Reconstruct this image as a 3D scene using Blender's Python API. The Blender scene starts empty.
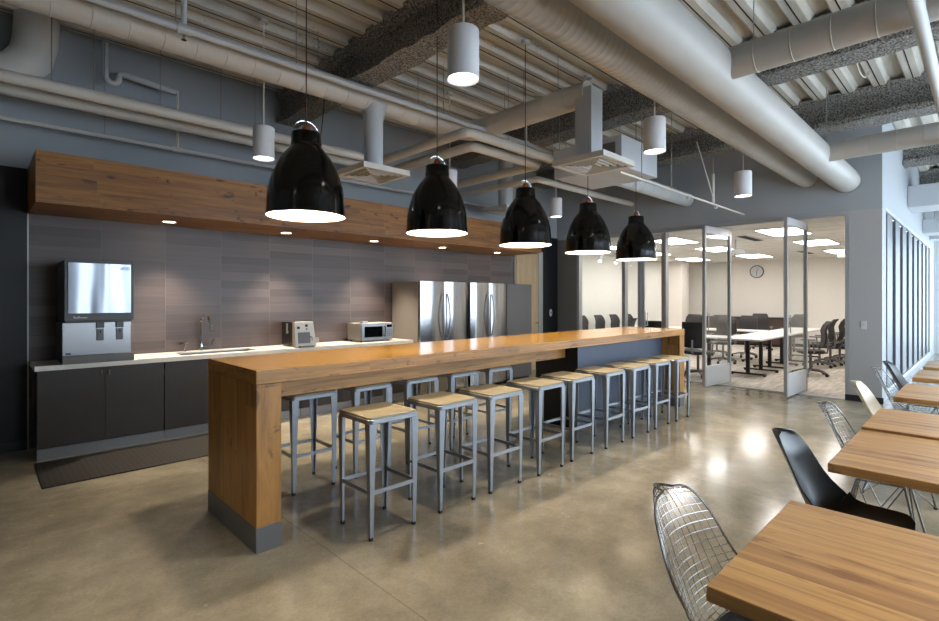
import bpy, bmesh, math, random
from mathutils import Vector, Matrix
random.seed(4)
PI = math.pi
S = bpy.context.scene
COL = S.collection

# ---------------------------------------------------------------- camera
F_PX, HORIZON, CAM_H = 505.8, 299.0, 1.5
AZ = math.atan2(520.5, 505.8)
cam_d = bpy.data.cameras.new('camera')
cam = bpy.data.objects.new('camera', cam_d)
COL.objects.link(cam)
cam.location = (0, 0, CAM_H)
cam.rotation_euler = (PI/2, 0, AZ - PI/2)
cam_d.sensor_width = 36
cam_d.lens = F_PX*36/939
cam_d.shift_y = (HORIZON-310.5)/939
cam_d.clip_start = 0.05
S.camera = cam

# ---------------------------------------------------------------- view + world
S.view_settings.view_transform = 'Standard'
S.view_settings.look = 'None'
S.view_settings.exposure = 0.42
S.view_settings.gamma = 1.0
S.view_settings.use_curve_mapping = False
W = bpy.data.worlds.new('sky'); S.world = W
W.use_nodes = True
bg = W.node_tree.nodes['Background']
bg.inputs[0].default_value = (0.72, 0.86, 1.0, 1)
bg.inputs[1].default_value = 6.3
S.cycles.max_bounces = 8
S.cycles.diffuse_bounces = 4
S.cycles.glossy_bounces = 4
S.cycles.transparent_max_bounces = 12
S.cycles.caustics_reflective = False
S.cycles.caustics_refractive = False
S.cycles.sample_clamp_indirect = 4.0
S.cycles.use_denoising = True

def area(name, loc, rot, sx, sy, power, color=(1, 1, 1), portal=False):
    l = bpy.data.lights.new(name, 'AREA'); l.shape = 'RECTANGLE'; l.size = sx; l.size_y = sy
    l.energy = power; l.color = color
    o = bpy.data.objects.new(name, l); COL.objects.link(o)
    o.location = loc; o.rotation_euler = rot
    if portal: l.cycles.is_portal = True
    return o
# daylight enters by the window wall on the right (y = -3.2) and the end window
for i in range(1, 5):
    area('daylight_portal', (-.25+i*3.6, -3.22, 1.75), (PI/2, 0, PI), 3.1, 2.9, 1, portal=True)
area('daylight_portal', (19.0, -1.1, 1.6), (PI/2, 0, PI/2), 3.9, 2.8, 1, portal=True)

# ---------------------------------------------------------------- materials
def nm(name):
    m = bpy.data.materials.new(name); m.use_nodes = True
    nt = m.node_tree; b = nt.nodes['Principled BSDF']
    return m, nt, b
def N(nt, t, **kw):
    n = nt.nodes.new(t)
    for k, v in kw.items():
        if k.startswith('i_'):
            n.inputs[k[2:].replace('_', ' ')].default_value = v
        else: setattr(n, k, v)
    return n
def L(nt, a, b): nt.links.new(a, b)
def lin(c):
    return tuple(((x/255)/12.92 if x/255 <= .04045 else ((x/255+.055)/1.055)**2.4) for x in c)
def C4(c): return (*lin(c), 1)
def plain(name, rgb, rough=.5, metal=0, bump=0, bscale=40, spec=.5, var=0.0, vscale=3, coat=0):
    m, nt, b = nm(name)
    b.inputs['Base Color'].default_value = C4(rgb)
    b.inputs['Roughness'].default_value = rough
    b.inputs['Metallic'].default_value = metal
    b.inputs['Specular IOR Level'].default_value = spec
    b.inputs['Coat Weight'].default_value = coat
    tc = N(nt, 'ShaderNodeTexCoord')
    if var > 0:
        n = N(nt, 'ShaderNodeTexNoise', i_Scale=vscale, i_Detail=5.0)
        L(nt, tc.outputs['Object'], n.inputs['Vector'])
        r = N(nt, 'ShaderNodeValToRGB')
        r.color_ramp.elements[0].position = .3; r.color_ramp.elements[1].position = .7
        c = lin(rgb)
        r.color_ramp.elements[0].color = (*[x*(1-var) for x in c], 1)
        r.color_ramp.elements[1].color = (*[min(1, x*(1+var)) for x in c], 1)
        L(nt, n.outputs['Fac'], r.inputs['Fac']); L(nt, r.outputs['Color'], b.inputs['Base Color'])
    if bump > 0:
        n = N(nt, 'ShaderNodeTexNoise', i_Scale=bscale, i_Detail=4.0)
        L(nt, tc.outputs['Object'], n.inputs['Vector'])
        bp = N(nt, 'ShaderNodeBump', i_Strength=bump, i_Distance=.01)
        L(nt, n.outputs['Fac'], bp.inputs['Height']); L(nt, bp.outputs['Normal'], b.inputs['Normal'])
    return m
def emit(name, rgb, strength):
    m, nt, b = nm(name)
    b.inputs['Base Color'].default_value = (.8, .8, .8, 1)
    b.inputs['Emission Color'].default_value = (*rgb, 1)
    b.inputs['Emission Strength'].default_value = strength
    return m

def wood(name, base, dark, grain, across, pw, knots=.5, rough=.38, plen=1.6, off=0.0, coat=.0, contrast=.3):
    """planks run along axis `grain`, stacked along axis `across` with width pw; world-aligned object coords"""
    m, nt, b = nm(name)
    tc = N(nt, 'ShaderNodeTexCoord'); sp = N(nt, 'ShaderNodeSeparateXYZ')
    L(nt, tc.outputs['Object'], sp.inputs[0])
    g, a = sp.outputs[grain], sp.outputs[across]
    third = sp.outputs[[x for x in ('X', 'Y', 'Z') if x not in (grain, across)][0]]
    def mt(op, x, y=None, z=None):
        n = N(nt, 'ShaderNodeMath', operation=op)
        for i, q in enumerate((x, y, z)):
            if q is None: continue
            if isinstance(q, (int, float)): n.inputs[i].default_value = q
            else: L(nt, q, n.inputs[i])
        return n.outputs[0]
    row = mt('FLOOR', mt('DIVIDE', mt('ADD', a, off+50), pw))
    wn = N(nt, 'ShaderNodeTexWhiteNoise', noise_dimensions='1D'); L(nt, row, wn.inputs['W'])
    shift = mt('MULTIPLY', wn.outputs['Value'], 7.0)
    seg = mt('FLOOR', mt('DIVIDE', mt('ADD', g, shift), plen))
    wn2 = N(nt, 'ShaderNodeTexWhiteNoise', noise_dimensions='2D')
    cb = N(nt, 'ShaderNodeCombineXYZ'); L(nt, row, cb.inputs[0]); L(nt, seg, cb.inputs[1])
    L(nt, cb.outputs[0], wn2.inputs['Vector'])
    pv = wn2.outputs['Value']
    # grain coordinates
    cv = N(nt, 'ShaderNodeCombineXYZ')
    L(nt, mt('ADD', mt('MULTIPLY', g, .9), mt('MULTIPLY', pv, 31.0)), cv.inputs[0])
    L(nt, mt('MULTIPLY', a, 14.0), cv.inputs[1]); L(nt, mt('MULTIPLY', third, 8.0), cv.inputs[2])
    n1 = N(nt, 'ShaderNodeTexNoise', i_Scale=1.6, i_Detail=7.0, i_Roughness=.62, i_Distortion=.6)
    L(nt, cv.outputs[0], n1.inputs['Vector'])
    cv2 = N(nt, 'ShaderNodeCombineXYZ')
    L(nt, mt('ADD', mt('MULTIPLY', g, 4.0), mt('MULTIPLY', pv, 11.0)), cv2.inputs[0])
    L(nt, mt('MULTIPLY', a, 120.0), cv2.inputs[1]); L(nt, mt('MULTIPLY', third, 120.0), cv2.inputs[2])
    n2 = N(nt, 'ShaderNodeTexNoise', i_Scale=1.0, i_Detail=3.0); L(nt, cv2.outputs[0], n2.inputs['Vector'])
    # knots: sparse blobs
    cv3 = N(nt, 'ShaderNodeCombineXYZ')
    L(nt, mt('ADD', mt('MULTIPLY', g, 4.2), mt('MULTIPLY', pv, 17.0)), cv3.inputs[0])
    L(nt, mt('MULTIPLY', a, 11.0), cv3.inputs[1]); L(nt, mt('MULTIPLY', third, 6.0), cv3.inputs[2])
    n3 = N(nt, 'ShaderNodeTexNoise', i_Scale=1.15, i_Detail=4.0, i_Roughness=.6, i_Distortion=.8); L(nt, cv3.outputs[0], n3.inputs['Vector'])
    kr = N(nt, 'ShaderNodeMapRange', interpolation_type='SMOOTHSTEP'); L(nt, n3.outputs['Fac'], kr.inputs['Value'])
    kr.inputs['From Min'].default_value = .60; kr.inputs['From Max'].default_value = .70
    kr.inputs['To Max'].default_value = knots
    v = mt('ADD', mt('MULTIPLY', mt('SUBTRACT', n1.outputs['Fac'], .5), 3.2), mt('MULTIPLY', mt('SUBTRACT', n2.outputs['Fac'], .5), .45))
    v = mt('ADD', v, mt('MULTIPLY', mt('SUBTRACT', pv, .5), contrast*1.6))
    v = mt('ADD', mt('MULTIPLY', v, -.75), .32)
    v = mt('ADD', v, kr.outputs[0])
    mx = N(nt, 'ShaderNodeMix', data_type='RGBA'); L(nt, v, mx.inputs['Factor'])
    mx.inputs['A'].default_value = C4(base); mx.inputs['B'].default_value = C4(dark)
    # plank seams
    fr = mt('FRACT', mt('DIVIDE', mt('ADD', a, off+50), pw))
    ed = mt('MINIMUM', fr, mt('SUBTRACT', 1.0, fr))
    sm = N(nt, 'ShaderNodeMapRange'); L(nt, ed, sm.inputs['Value'])
    sm.inputs['From Min'].default_value = 0; sm.inputs['From Max'].default_value = .0022/pw
    sm.inputs['To Min'].default_value = .6; sm.inputs['To Max'].default_value = 1
    m2 = N(nt, 'ShaderNodeMix', data_type='RGBA', blend_type='MULTIPLY'); m2.inputs['Factor'].default_value = 1
    L(nt, mx.outputs['Result'], m2.inputs['A']); L(nt, sm.outputs[0], m2.inputs['B'])
    L(nt, m2.outputs['Result'], b.inputs['Base Color'])
    b.inputs['Roughness'].default_value = rough
    b.inputs['Coat Weight'].default_value = coat; b.inputs['Coat Roughness'].default_value = .12
    bp = N(nt, 'ShaderNodeBump', i_Strength=.12, i_Distance=.004)
    L(nt, n2.outputs['Fac'], bp.inputs['Height']); L(nt, bp.outputs['Normal'], b.inputs['Normal'])
    return m

def concrete():
    m, nt, b = nm('polished_concrete')
    tc = N(nt, 'ShaderNodeTexCoord')
    n1 = N(nt, 'ShaderNodeTexNoise', i_Scale=.55, i_Detail=9.0, i_Roughness=.62, i_Distortion=.5)
    n2 = N(nt, 'ShaderNodeTexNoise', i_Scale=3.2, i_Detail=8.0, i_Roughness=.7)
    n3 = N(nt, 'ShaderNodeTexNoise', i_Scale=60.0, i_Detail=2.0)
    vo = N(nt, 'ShaderNodeTexVoronoi', i_Scale=2.3)
    for n in (n1, n2, n3, vo): L(nt, tc.outputs['Object'], n.inputs['Vector'])
    a = N(nt, 'ShaderNodeMath', operation='MULTIPLY_ADD'); L(nt, n2.outputs['Fac'], a.inputs[0]); a.inputs[1].default_value = .5
    L(nt, n1.outputs['Fac'], a.inputs[2])
    a2 = N(nt, 'ShaderNodeMath', operation='MULTIPLY_ADD'); L(nt, n3.outputs['Fac'], a2.inputs[0]); a2.inputs[1].default_value = .16
    L(nt, a.outputs[0], a2.inputs[2])
    r = N(nt, 'ShaderNodeValToRGB'); cr = r.color_ramp
    cr.elements[0].position = .62; cr.elements[0].color = C4((118, 110, 95))
    cr.elements[1].position = 1.02; cr.elements[1].color = C4((180, 171, 151))
    e = cr.elements.new(.83); e.color = C4((150, 142, 124))
    L(nt, a2.outputs[0], r.inputs['Fac'])
    # pale scuffs
    ns = N(nt, 'ShaderNodeTexNoise', i_Scale=7.0, i_Detail=3.0)
    L(nt, tc.outputs['Object'], ns.inputs['Vector'])
    sr = N(nt, 'ShaderNodeMapRange'); L(nt, ns.outputs['Fac'], sr.inputs['Value'])
    sr.inputs['From Min'].default_value = .71; sr.inputs['From Max'].default_value = .75; sr.inputs['To Max'].default_value = .45
    mx = N(nt, 'ShaderNodeMix', data_type='RGBA'); L(nt, sr.outputs[0], mx.inputs['Factor'])
    L(nt, r.outputs['Color'], mx.inputs['A']); mx.inputs['B'].default_value = C4((200, 194, 180))
    # saw-cut joints every 2.8 m across the room
    sp = N(nt, 'ShaderNodeSeparateXYZ'); L(nt, tc.outputs['Object'], sp.inputs[0])
    def joint(out, start, pitch):
        s = N(nt, 'ShaderNodeMath', operation='ADD'); L(nt, out, s.inputs[0]); s.inputs[1].default_value = -start+pitch*20+pitch/2
        w = N(nt, 'ShaderNodeMath', operation='MODULO'); L(nt, s.outputs[0], w.inputs[0]); w.inputs[1].default_value = pitch
        d = N(nt, 'ShaderNodeMath', operation='SUBTRACT'); L(nt, w.outputs[0], d.inputs[0]); d.inputs[1].default_value = pitch/2
        ab = N(nt, 'ShaderNodeMath', operation='ABSOLUTE'); L(nt, d.outputs[0], ab.inputs[0])
        q = N(nt, 'ShaderNodeMapRange'); L(nt, ab.outputs[0], q.inputs['Value'])
        q.inputs['From Min'].default_value = .002; q.inputs['From Max'].default_value = .006
        q.inputs['To Min'].default_value = .72; q.inputs['To Max'].default_value = 1
        return q.outputs[0]
    m1 = N(nt, 'ShaderNodeMix', data_type='RGBA', blend_type='MULTIPLY'); m1.inputs['Factor'].default_value = 1
    L(nt, mx.outputs['Result'], m1.inputs['A']); L(nt, joint(sp.outputs['X'], 1.5, 2.79), m1.inputs['B'])
    L(nt, m1.outputs['Result'], b.inputs['Base Color'])
    rr = N(nt, 'ShaderNodeMapRange'); L(nt, n2.outputs['Fac'], rr.inputs['Value'])
    rr.inputs['To Min'].default_value = .06; rr.inputs['To Max'].default_value = .24
    L(nt, rr.outputs[0], b.inputs['Roughness'])
    b.inputs['Specular IOR Level'].default_value = .42
    return m

def tile():
    """linear-grained porcelain tiles 0.61 wide, strips of mixed tone"""
    m, nt, b = nm('linear_tile')
    tc = N(nt, 'ShaderNodeTexCoord'); sp = N(nt, 'ShaderNodeSeparateXYZ'); L(nt, tc.outputs['Object'], sp.inputs[0])
    def mt(op, x, y=None):
        n = N(nt, 'ShaderNodeMath', operation=op)
        for i, q in enumerate((x, y)):
            if q is None: continue
            if isinstance(q, (int, float)): n.inputs[i].default_value = q
            else: L(nt, q, n.inputs[i])
        return n.outputs[0]
    X = mt('DIVIDE', mt('ADD', sp.outputs['X'], -.343), .612); Z = mt('DIVIDE', sp.outputs['Z'], .102)
    col = mt('FLOOR', X); rw = mt('FLOOR', Z)
    cb = N(nt, 'ShaderNodeCombineXYZ'); L(nt, col, cb.inputs[0]); L(nt, rw, cb.inputs[1])
    wn = N(nt, 'ShaderNodeTexWhiteNoise', noise_dimensions='2D'); L(nt, cb.outputs[0], wn.inputs['Vector'])
    cv = N(nt, 'ShaderNodeCombineXYZ'); L(nt, mt('MULTIPLY', sp.outputs['X'], 1.5), cv.inputs[0]); L(nt, mt('MULTIPLY', sp.outputs['Z'], 60), cv.inputs[2])
    L(nt, mt('MULTIPLY', wn.outputs['Value'], 9), cv.inputs[1])
    n = N(nt, 'ShaderNodeTexNoise', i_Scale=1.2, i_Detail=5.0); L(nt, cv.outputs[0], n.inputs['Vector'])
    f = mt('ADD', mt('MULTIPLY', wn.outputs['Value'], .55), mt('MULTIPLY', n.outputs['Fac'], .55))
    r = N(nt, 'ShaderNodeValToRGB'); r.color_ramp.elements[0].position = .2; r.color_ramp.elements[1].position = .85
    r.color_ramp.elements[0].color = C4((66, 57, 57)); r.color_ramp.elements[1].color = C4((94, 83, 81))
    L(nt, f, r.inputs['Fac'])
    def edge(v, w):
        fr = mt('FRACT', v); e = mt('MINIMUM', fr, mt('SUBTRACT', 1.0, fr))
        return mt('LESS_THAN', e, w)
    gm = mt('MAXIMUM', edge(X, .0035), mt('MULTIPLY', edge(Z, .014), .45))
    mx = N(nt, 'ShaderNodeMix', data_type='RGBA'); L(nt, gm, mx.inputs['Factor']); L(nt, r.outputs['Color'], mx.inputs['A'])
    mx.inputs['B'].default_value = C4((108, 96, 91))
    L(nt, mx.outputs['Result'], b.inputs['Base Color'])
    b.inputs['Roughness'].default_value = .42
    return m

def fireproof():
    m, nt, b = nm('sprayed_fireproofing')
    tc = N(nt, 'ShaderNodeTexCoord')
    n = N(nt, 'ShaderNodeTexNoise', i_Scale=55.0, i_Detail=4.0, i_Roughness=.7); L(nt, tc.outputs['Object'], n.inputs['Vector'])
    r = N(nt, 'ShaderNodeValToRGB'); r.color_ramp.elements[0].position = .40; r.color_ramp.elements[1].position = .62
    r.color_ramp.elements[0].color = C4((72, 71, 69)); r.color_ramp.elements[1].color = C4((182, 178, 172))
    L(nt, n.outputs['Fac'], r.inputs['Fac']); L(nt, r.outputs['Color'], b.inputs['Base Color'])
    b.inputs['Roughness'].default_value = .95
    bp = N(nt, 'ShaderNodeBump', i_Strength=.9, i_Distance=.03); L(nt, n.outputs['Fac'], bp.inputs['Height']); L(nt, bp.outputs['Normal'], b.inputs['Normal'])
    return m
def deck_mat():
    m, nt, b = nm('painted_steel_deck')
    tc = N(nt, 'ShaderNodeTexCoord')
    mp = N(nt, 'ShaderNodeMapping'); mp.inputs['Scale'].default_value = (.5, 3, 3); L(nt, tc.outputs['Object'], mp.inputs[0])
    n = N(nt, 'ShaderNodeTexNoise', i_Scale=2.0, i_Detail=6.0); L(nt, mp.outputs[0], n.inputs['Vector'])
    r = N(nt, 'ShaderNodeValToRGB'); r.color_ramp.elements[0].position = .3; r.color_ramp.elements[1].position = .7
    r.color_ramp.elements[0].color = C4((176, 172, 162)); r.color_ramp.elements[1].color = C4((214, 210, 200))
    L(nt, n.outputs['Fac'], r.inputs['Fac'])
    # overspray specks of fireproofing next to the beams
    n2 = N(nt, 'ShaderNodeTexNoise', i_Scale=28.0, i_Detail=5.0, i_Roughness=.75); L(nt, tc.outputs['Object'], n2.inputs['Vector'])
    n4 = N(nt, 'ShaderNodeTexNoise', i_Scale=1.3, i_Detail=2.0); L(nt, tc.outputs['Object'], n4.inputs['Vector'])
    mu = N(nt, 'ShaderNodeMath', operation='MULTIPLY_ADD'); L(nt, n4.outputs['Fac'], mu.inputs[0]); mu.inputs[1].default_value = .35; L(nt, n2.outputs['Fac'], mu.inputs[2])
    q = N(nt, 'ShaderNodeMapRange'); L(nt, mu.outputs[0], q.inputs['Value']); q.inputs['From Min'].default_value = .80; q.inputs['From Max'].default_value = .86
    q.inputs['To Max'].default_value = .7
    mx = N(nt, 'ShaderNodeMix', data_type='RGBA'); L(nt, q.outputs[0], mx.inputs['Factor']); L(nt, r.outputs['Color'], mx.inputs['A'])
    mx.inputs['B'].default_value = C4((95, 94, 92)); L(nt, mx.outputs['Result'], b.inputs['Base Color'])
    b.inputs['Roughness'].default_value = .55
    return m
def glass_mat(name='clear_glass', tint=(.96, .98, .98)):
    m, nt, b = nm(name); nt.nodes.remove(b)
    out = nt.nodes['Material Output']
    t = N(nt, 'ShaderNodeBsdfTransparent'); t.inputs[0].default_value = (*tint, 1)
    g = N(nt, 'ShaderNodeBsdfGlossy', i_Roughness=.02)
    lw = N(nt, 'ShaderNodeLayerWeight', i_Blend=.5)
    pw = N(nt, 'ShaderNodeMath', operation='POWER'); L(nt, lw.outputs['Facing'], pw.inputs[0]); pw.inputs[1].default_value = 4.0
    fr = N(nt, 'ShaderNodeMath', operation='MULTIPLY_ADD'); L(nt, pw.outputs[0], fr.inputs[0]); fr.inputs[1].default_value = .5; fr.inputs[2].default_value = .03
    mx = N(nt, 'ShaderNodeMixShader'); L(nt, fr.outputs[0], mx.inputs[0]); L(nt, t.outputs[0], mx.inputs[1]); L(nt, g.outputs[0], mx.inputs[2])
    L(nt, mx.outputs[0], out.inputs['Surface'])
    return m
def brushed(name, rgb, rough=.22, wob=0.0, wscale=6):
    m, nt, b = nm(name)
    b.inputs['Base Color'].default_value = C4(rgb); b.inputs['Metallic'].default_value = 1
    b.inputs['Roughness'].default_value = rough
    if wob:
        tc = N(nt, 'ShaderNodeTexCoord'); mp = N(nt, 'ShaderNodeMapping'); mp.inputs['Scale'].default_value = (1, 1, .12)
        L(nt, tc.outputs['Object'], mp.inputs[0])
        n = N(nt, 'ShaderNodeTexNoise', i_Scale=wscale, i_Detail=1.0); L(nt, mp.outputs[0], n.inputs['Vector'])
        bp = N(nt, 'ShaderNodeBump', i_Strength=wob, i_Distance=.05); L(nt, n.outputs['Fac'], bp.inputs['Height']); L(nt, bp.outputs['Normal'], b.inputs['Normal'])
    return m
def mat_rubber():
    m, nt, b = nm('honeycomb_rubber')
    tc = N(nt, 'ShaderNodeTexCoord'); v = N(nt, 'ShaderNodeTexVoronoi', i_Scale=24.0); v.inputs['Randomness'].default_value = .1
    L(nt, tc.outputs['Object'], v.inputs['Vector'])
    r = N(nt, 'ShaderNodeValToRGB'); r.color_ramp.elements[0].position = .25; r.color_ramp.elements[1].position = .5
    r.color_ramp.elements[0].color = C4((8, 8, 8)); r.color_ramp.elements[1].color = C4((42, 37, 33))
    L(nt, v.outputs['Distance'], r.inputs['Fac']); L(nt, r.outputs['Color'], b.inputs['Base Color'])
    b.inputs['Roughness'].default_value = .7
    return m
def carpet():
    m, nt, b = nm('pale_carpet_tile')
    tc = N(nt, 'ShaderNodeTexCoord'); mp = N(nt, 'ShaderNodeMapping'); mp.inputs['Scale'].default_value = (1, 6, 1); L(nt, tc.outputs['Object'], mp.inputs[0])
    n = N(nt, 'ShaderNodeTexNoise', i_Scale=2.5, i_Detail=6.0); L(nt, mp.outputs[0], n.inputs['Vector'])
    r = N(nt, 'ShaderNodeValToRGB'); r.color_ramp.elements[0].position = .35; r.color_ramp.elements[1].position = .65
    r.color_ramp.elements[0].color = C4((168, 160, 148)); r.color_ramp.elements[1].color = C4((205, 198, 186))
    L(nt, n.outputs['Fac'], r.inputs['Fac']); L(nt, r.outputs['Color'], b.inputs['Base Color']); b.inputs['Roughness'].default_value = .95
    return m

M = dict(
    floor=concrete(), tile=tile(), fire=fireproof(), deck=deck_mat(), glass=glass_mat(), carpet=carpet(), mat=mat_rubber(),
    wall=plain('blue_grey_wall_paint', (158, 163, 168), .7, bump=.05, bscale=120),
    pier=plain('grey_wall_paint', (172, 170, 170), .6),
    greywall=plain('mid_grey_paint', (124, 120, 116), .6),
    white=plain('white_wall_paint', (205, 208, 210), .6),
    confwall=plain('warm_white_wall_paint', (232, 228, 220), .7),
    confceil=plain('ceiling_tile', (228, 225, 218), .8, bump=.1, bscale=200),
    black=plain('charcoal_panel', (13, 14, 20), .5, var=.1),
    trim=plain('pale_metal_trim', (170, 170, 168), .4, .3),
    base=plain('black_vinyl_base', (30, 31, 36), .5),
    ductbig=plain('big_painted_duct', (172, 170, 166), .5, var=.05, vscale=2.5),
    duct=plain('painted_duct', (200, 196, 190), .5, var=.05, vscale=2.5),
    ductblue=plain('pale_painted_duct', (186, 190, 195), .45, var=.04),
    pipe=plain('painted_pipe', (205, 201, 193), .45),
    rod=plain('hanger_rod', (150, 148, 145), .5, .4),
    dark=plain('dark_gap', (28, 27, 26), .8),
    barwood=wood('bar_oak_horizontal', (190, 144, 60), (120, 80, 32), 'X', 'Y', .145, knots=.55, rough=.22, coat=.35),
    barface=wood('bar_oak_edge', (182, 132, 68), (112, 72, 36), 'X', 'Z', .11, knots=.6, rough=.4, off=.03),
    barleg=wood('bar_oak_upright', (172, 124, 64), (98, 62, 30), 'Z', 'Y', .145, knots=.65, rough=.42, contrast=.3),
    soffwood=wood('soffit_oak', (156, 106, 48), (80, 48, 20), 'X', 'Z', .11, knots=.85, rough=.45, off=.02),
    soffbot=wood('soffit_oak_underside', (156, 106, 48), (80, 48, 20), 'X', 'Y', .11, knots=.85, rough=.45),
    tabwood=wood('table_oak', (212, 166, 104), (146, 100, 58), 'Y', 'X', .135, knots=.45, rough=.36, plen=2.2, contrast=.5),
    doorwood=wood('pale_maple_door', (196, 170, 132), (174, 146, 108), 'Z', 'X', .4, knots=.0, rough=.45, plen=4, contrast=.1),
    seatwood=plain('pale_ash_seat', (146, 134, 108), .45, var=.08, vscale=12),
    alu=plain('brushed_aluminium', (158, 164, 172), .34, .75),
    alubase=plain('grey_metal_plinth', (108, 108, 108), .5, .3),
    cab=plain('charcoal_laminate', (52, 48, 47), .45, var=.06, vscale=8),
    kick=plain('brushed_kick_plate', (140, 142, 146), .38, .6),
    counter=plain('white_solid_surface', (238, 234, 226), .3, var=.03),
    steel=brushed('stainless_steel', (166, 166, 168), .2, .35, 5),
    steel2=brushed('satin_steel', (150, 150, 152), .33), tray=brushed('dull_steel', (96, 94, 92), .4),
    mirror=brushed('polished_steel', (128, 132, 140), .12, .25, 4),
    chrome=brushed('chrome', (225, 225, 228), .06),
    fridgeside=plain('warm_grey_panel', (146, 140, 134), .5),
    darkgrey=plain('dark_grey_panel', (86, 86, 88), .5),
    bluebase=plain('slate_blue_panel', (70, 80, 98), .45),
    shade=plain('black_gloss_enamel', (7, 7, 7), .14),
    shadein=plain('white_enamel_interior', (245, 242, 235), .5),
    copper=brushed('copper', (205, 130, 100), .25),
    cable=plain('dark_red_cable', (70, 36, 32), .6),
    cyl=plain('white_metal_cylinder', (208, 208, 212), .45),
    bulb=emit('warm_bulb', (1, .86, .66), 60),
    lens=emit('lamp_lens', (1, .90, .78), 6),
    dlens=emit('downlight_lens', (1, .82, .6), 14),
    cpanel=emit('ceiling_light_panel', (1, .955, .92), 11),
    tracklamp=emit('track_lamp', (1, .9, .75), 20),
    mullion=plain('anodised_aluminium_frame', (178, 180, 183), .4, .5),
    doorrail=plain('pale_metal_door_rail', (205, 207, 210), .4, .2),
    plasblack=plain('black_plastic', (16, 17, 20), .32),
    plasnavy=plain('dark_navy_plastic', (24, 30, 44), .35),
    plascream=plain('cream_plastic', (222, 214, 196), .4),
    wire=brushed('chrome_wire', (150, 150, 150), .25),
    pad=plain('black_leather_pad', (18, 20, 24), .35, bump=.1, bscale=80),
    mesh=plain('dark_mesh_fabric', (48, 46, 46), .8),
    tabwhite=plain('white_laminate', (226, 224, 220), .35),
    darkframe=plain('dark_metal', (40, 38, 38), .5, .3),
    credenza=plain('dark_walnut_veneer', (72, 56, 48), .5, var=.15),
    coffeew=plain('pale_appliance', (206, 200, 190), .35),
    greypl=plain('grey_plastic', (110, 110, 112), .5),
    screen=plain('black_glass', (8, 9, 11), .06),
    slat=plain('pale_fin', (98, 101, 108), .5),
    darkglass=plain('dark_window_glass', (16, 20, 30), .35, spec=.25),
    ink=plain('dark_ink', (40, 40, 48), .6),
    silverink=plain('silver_ink', (190, 190, 190), .4),
)

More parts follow.
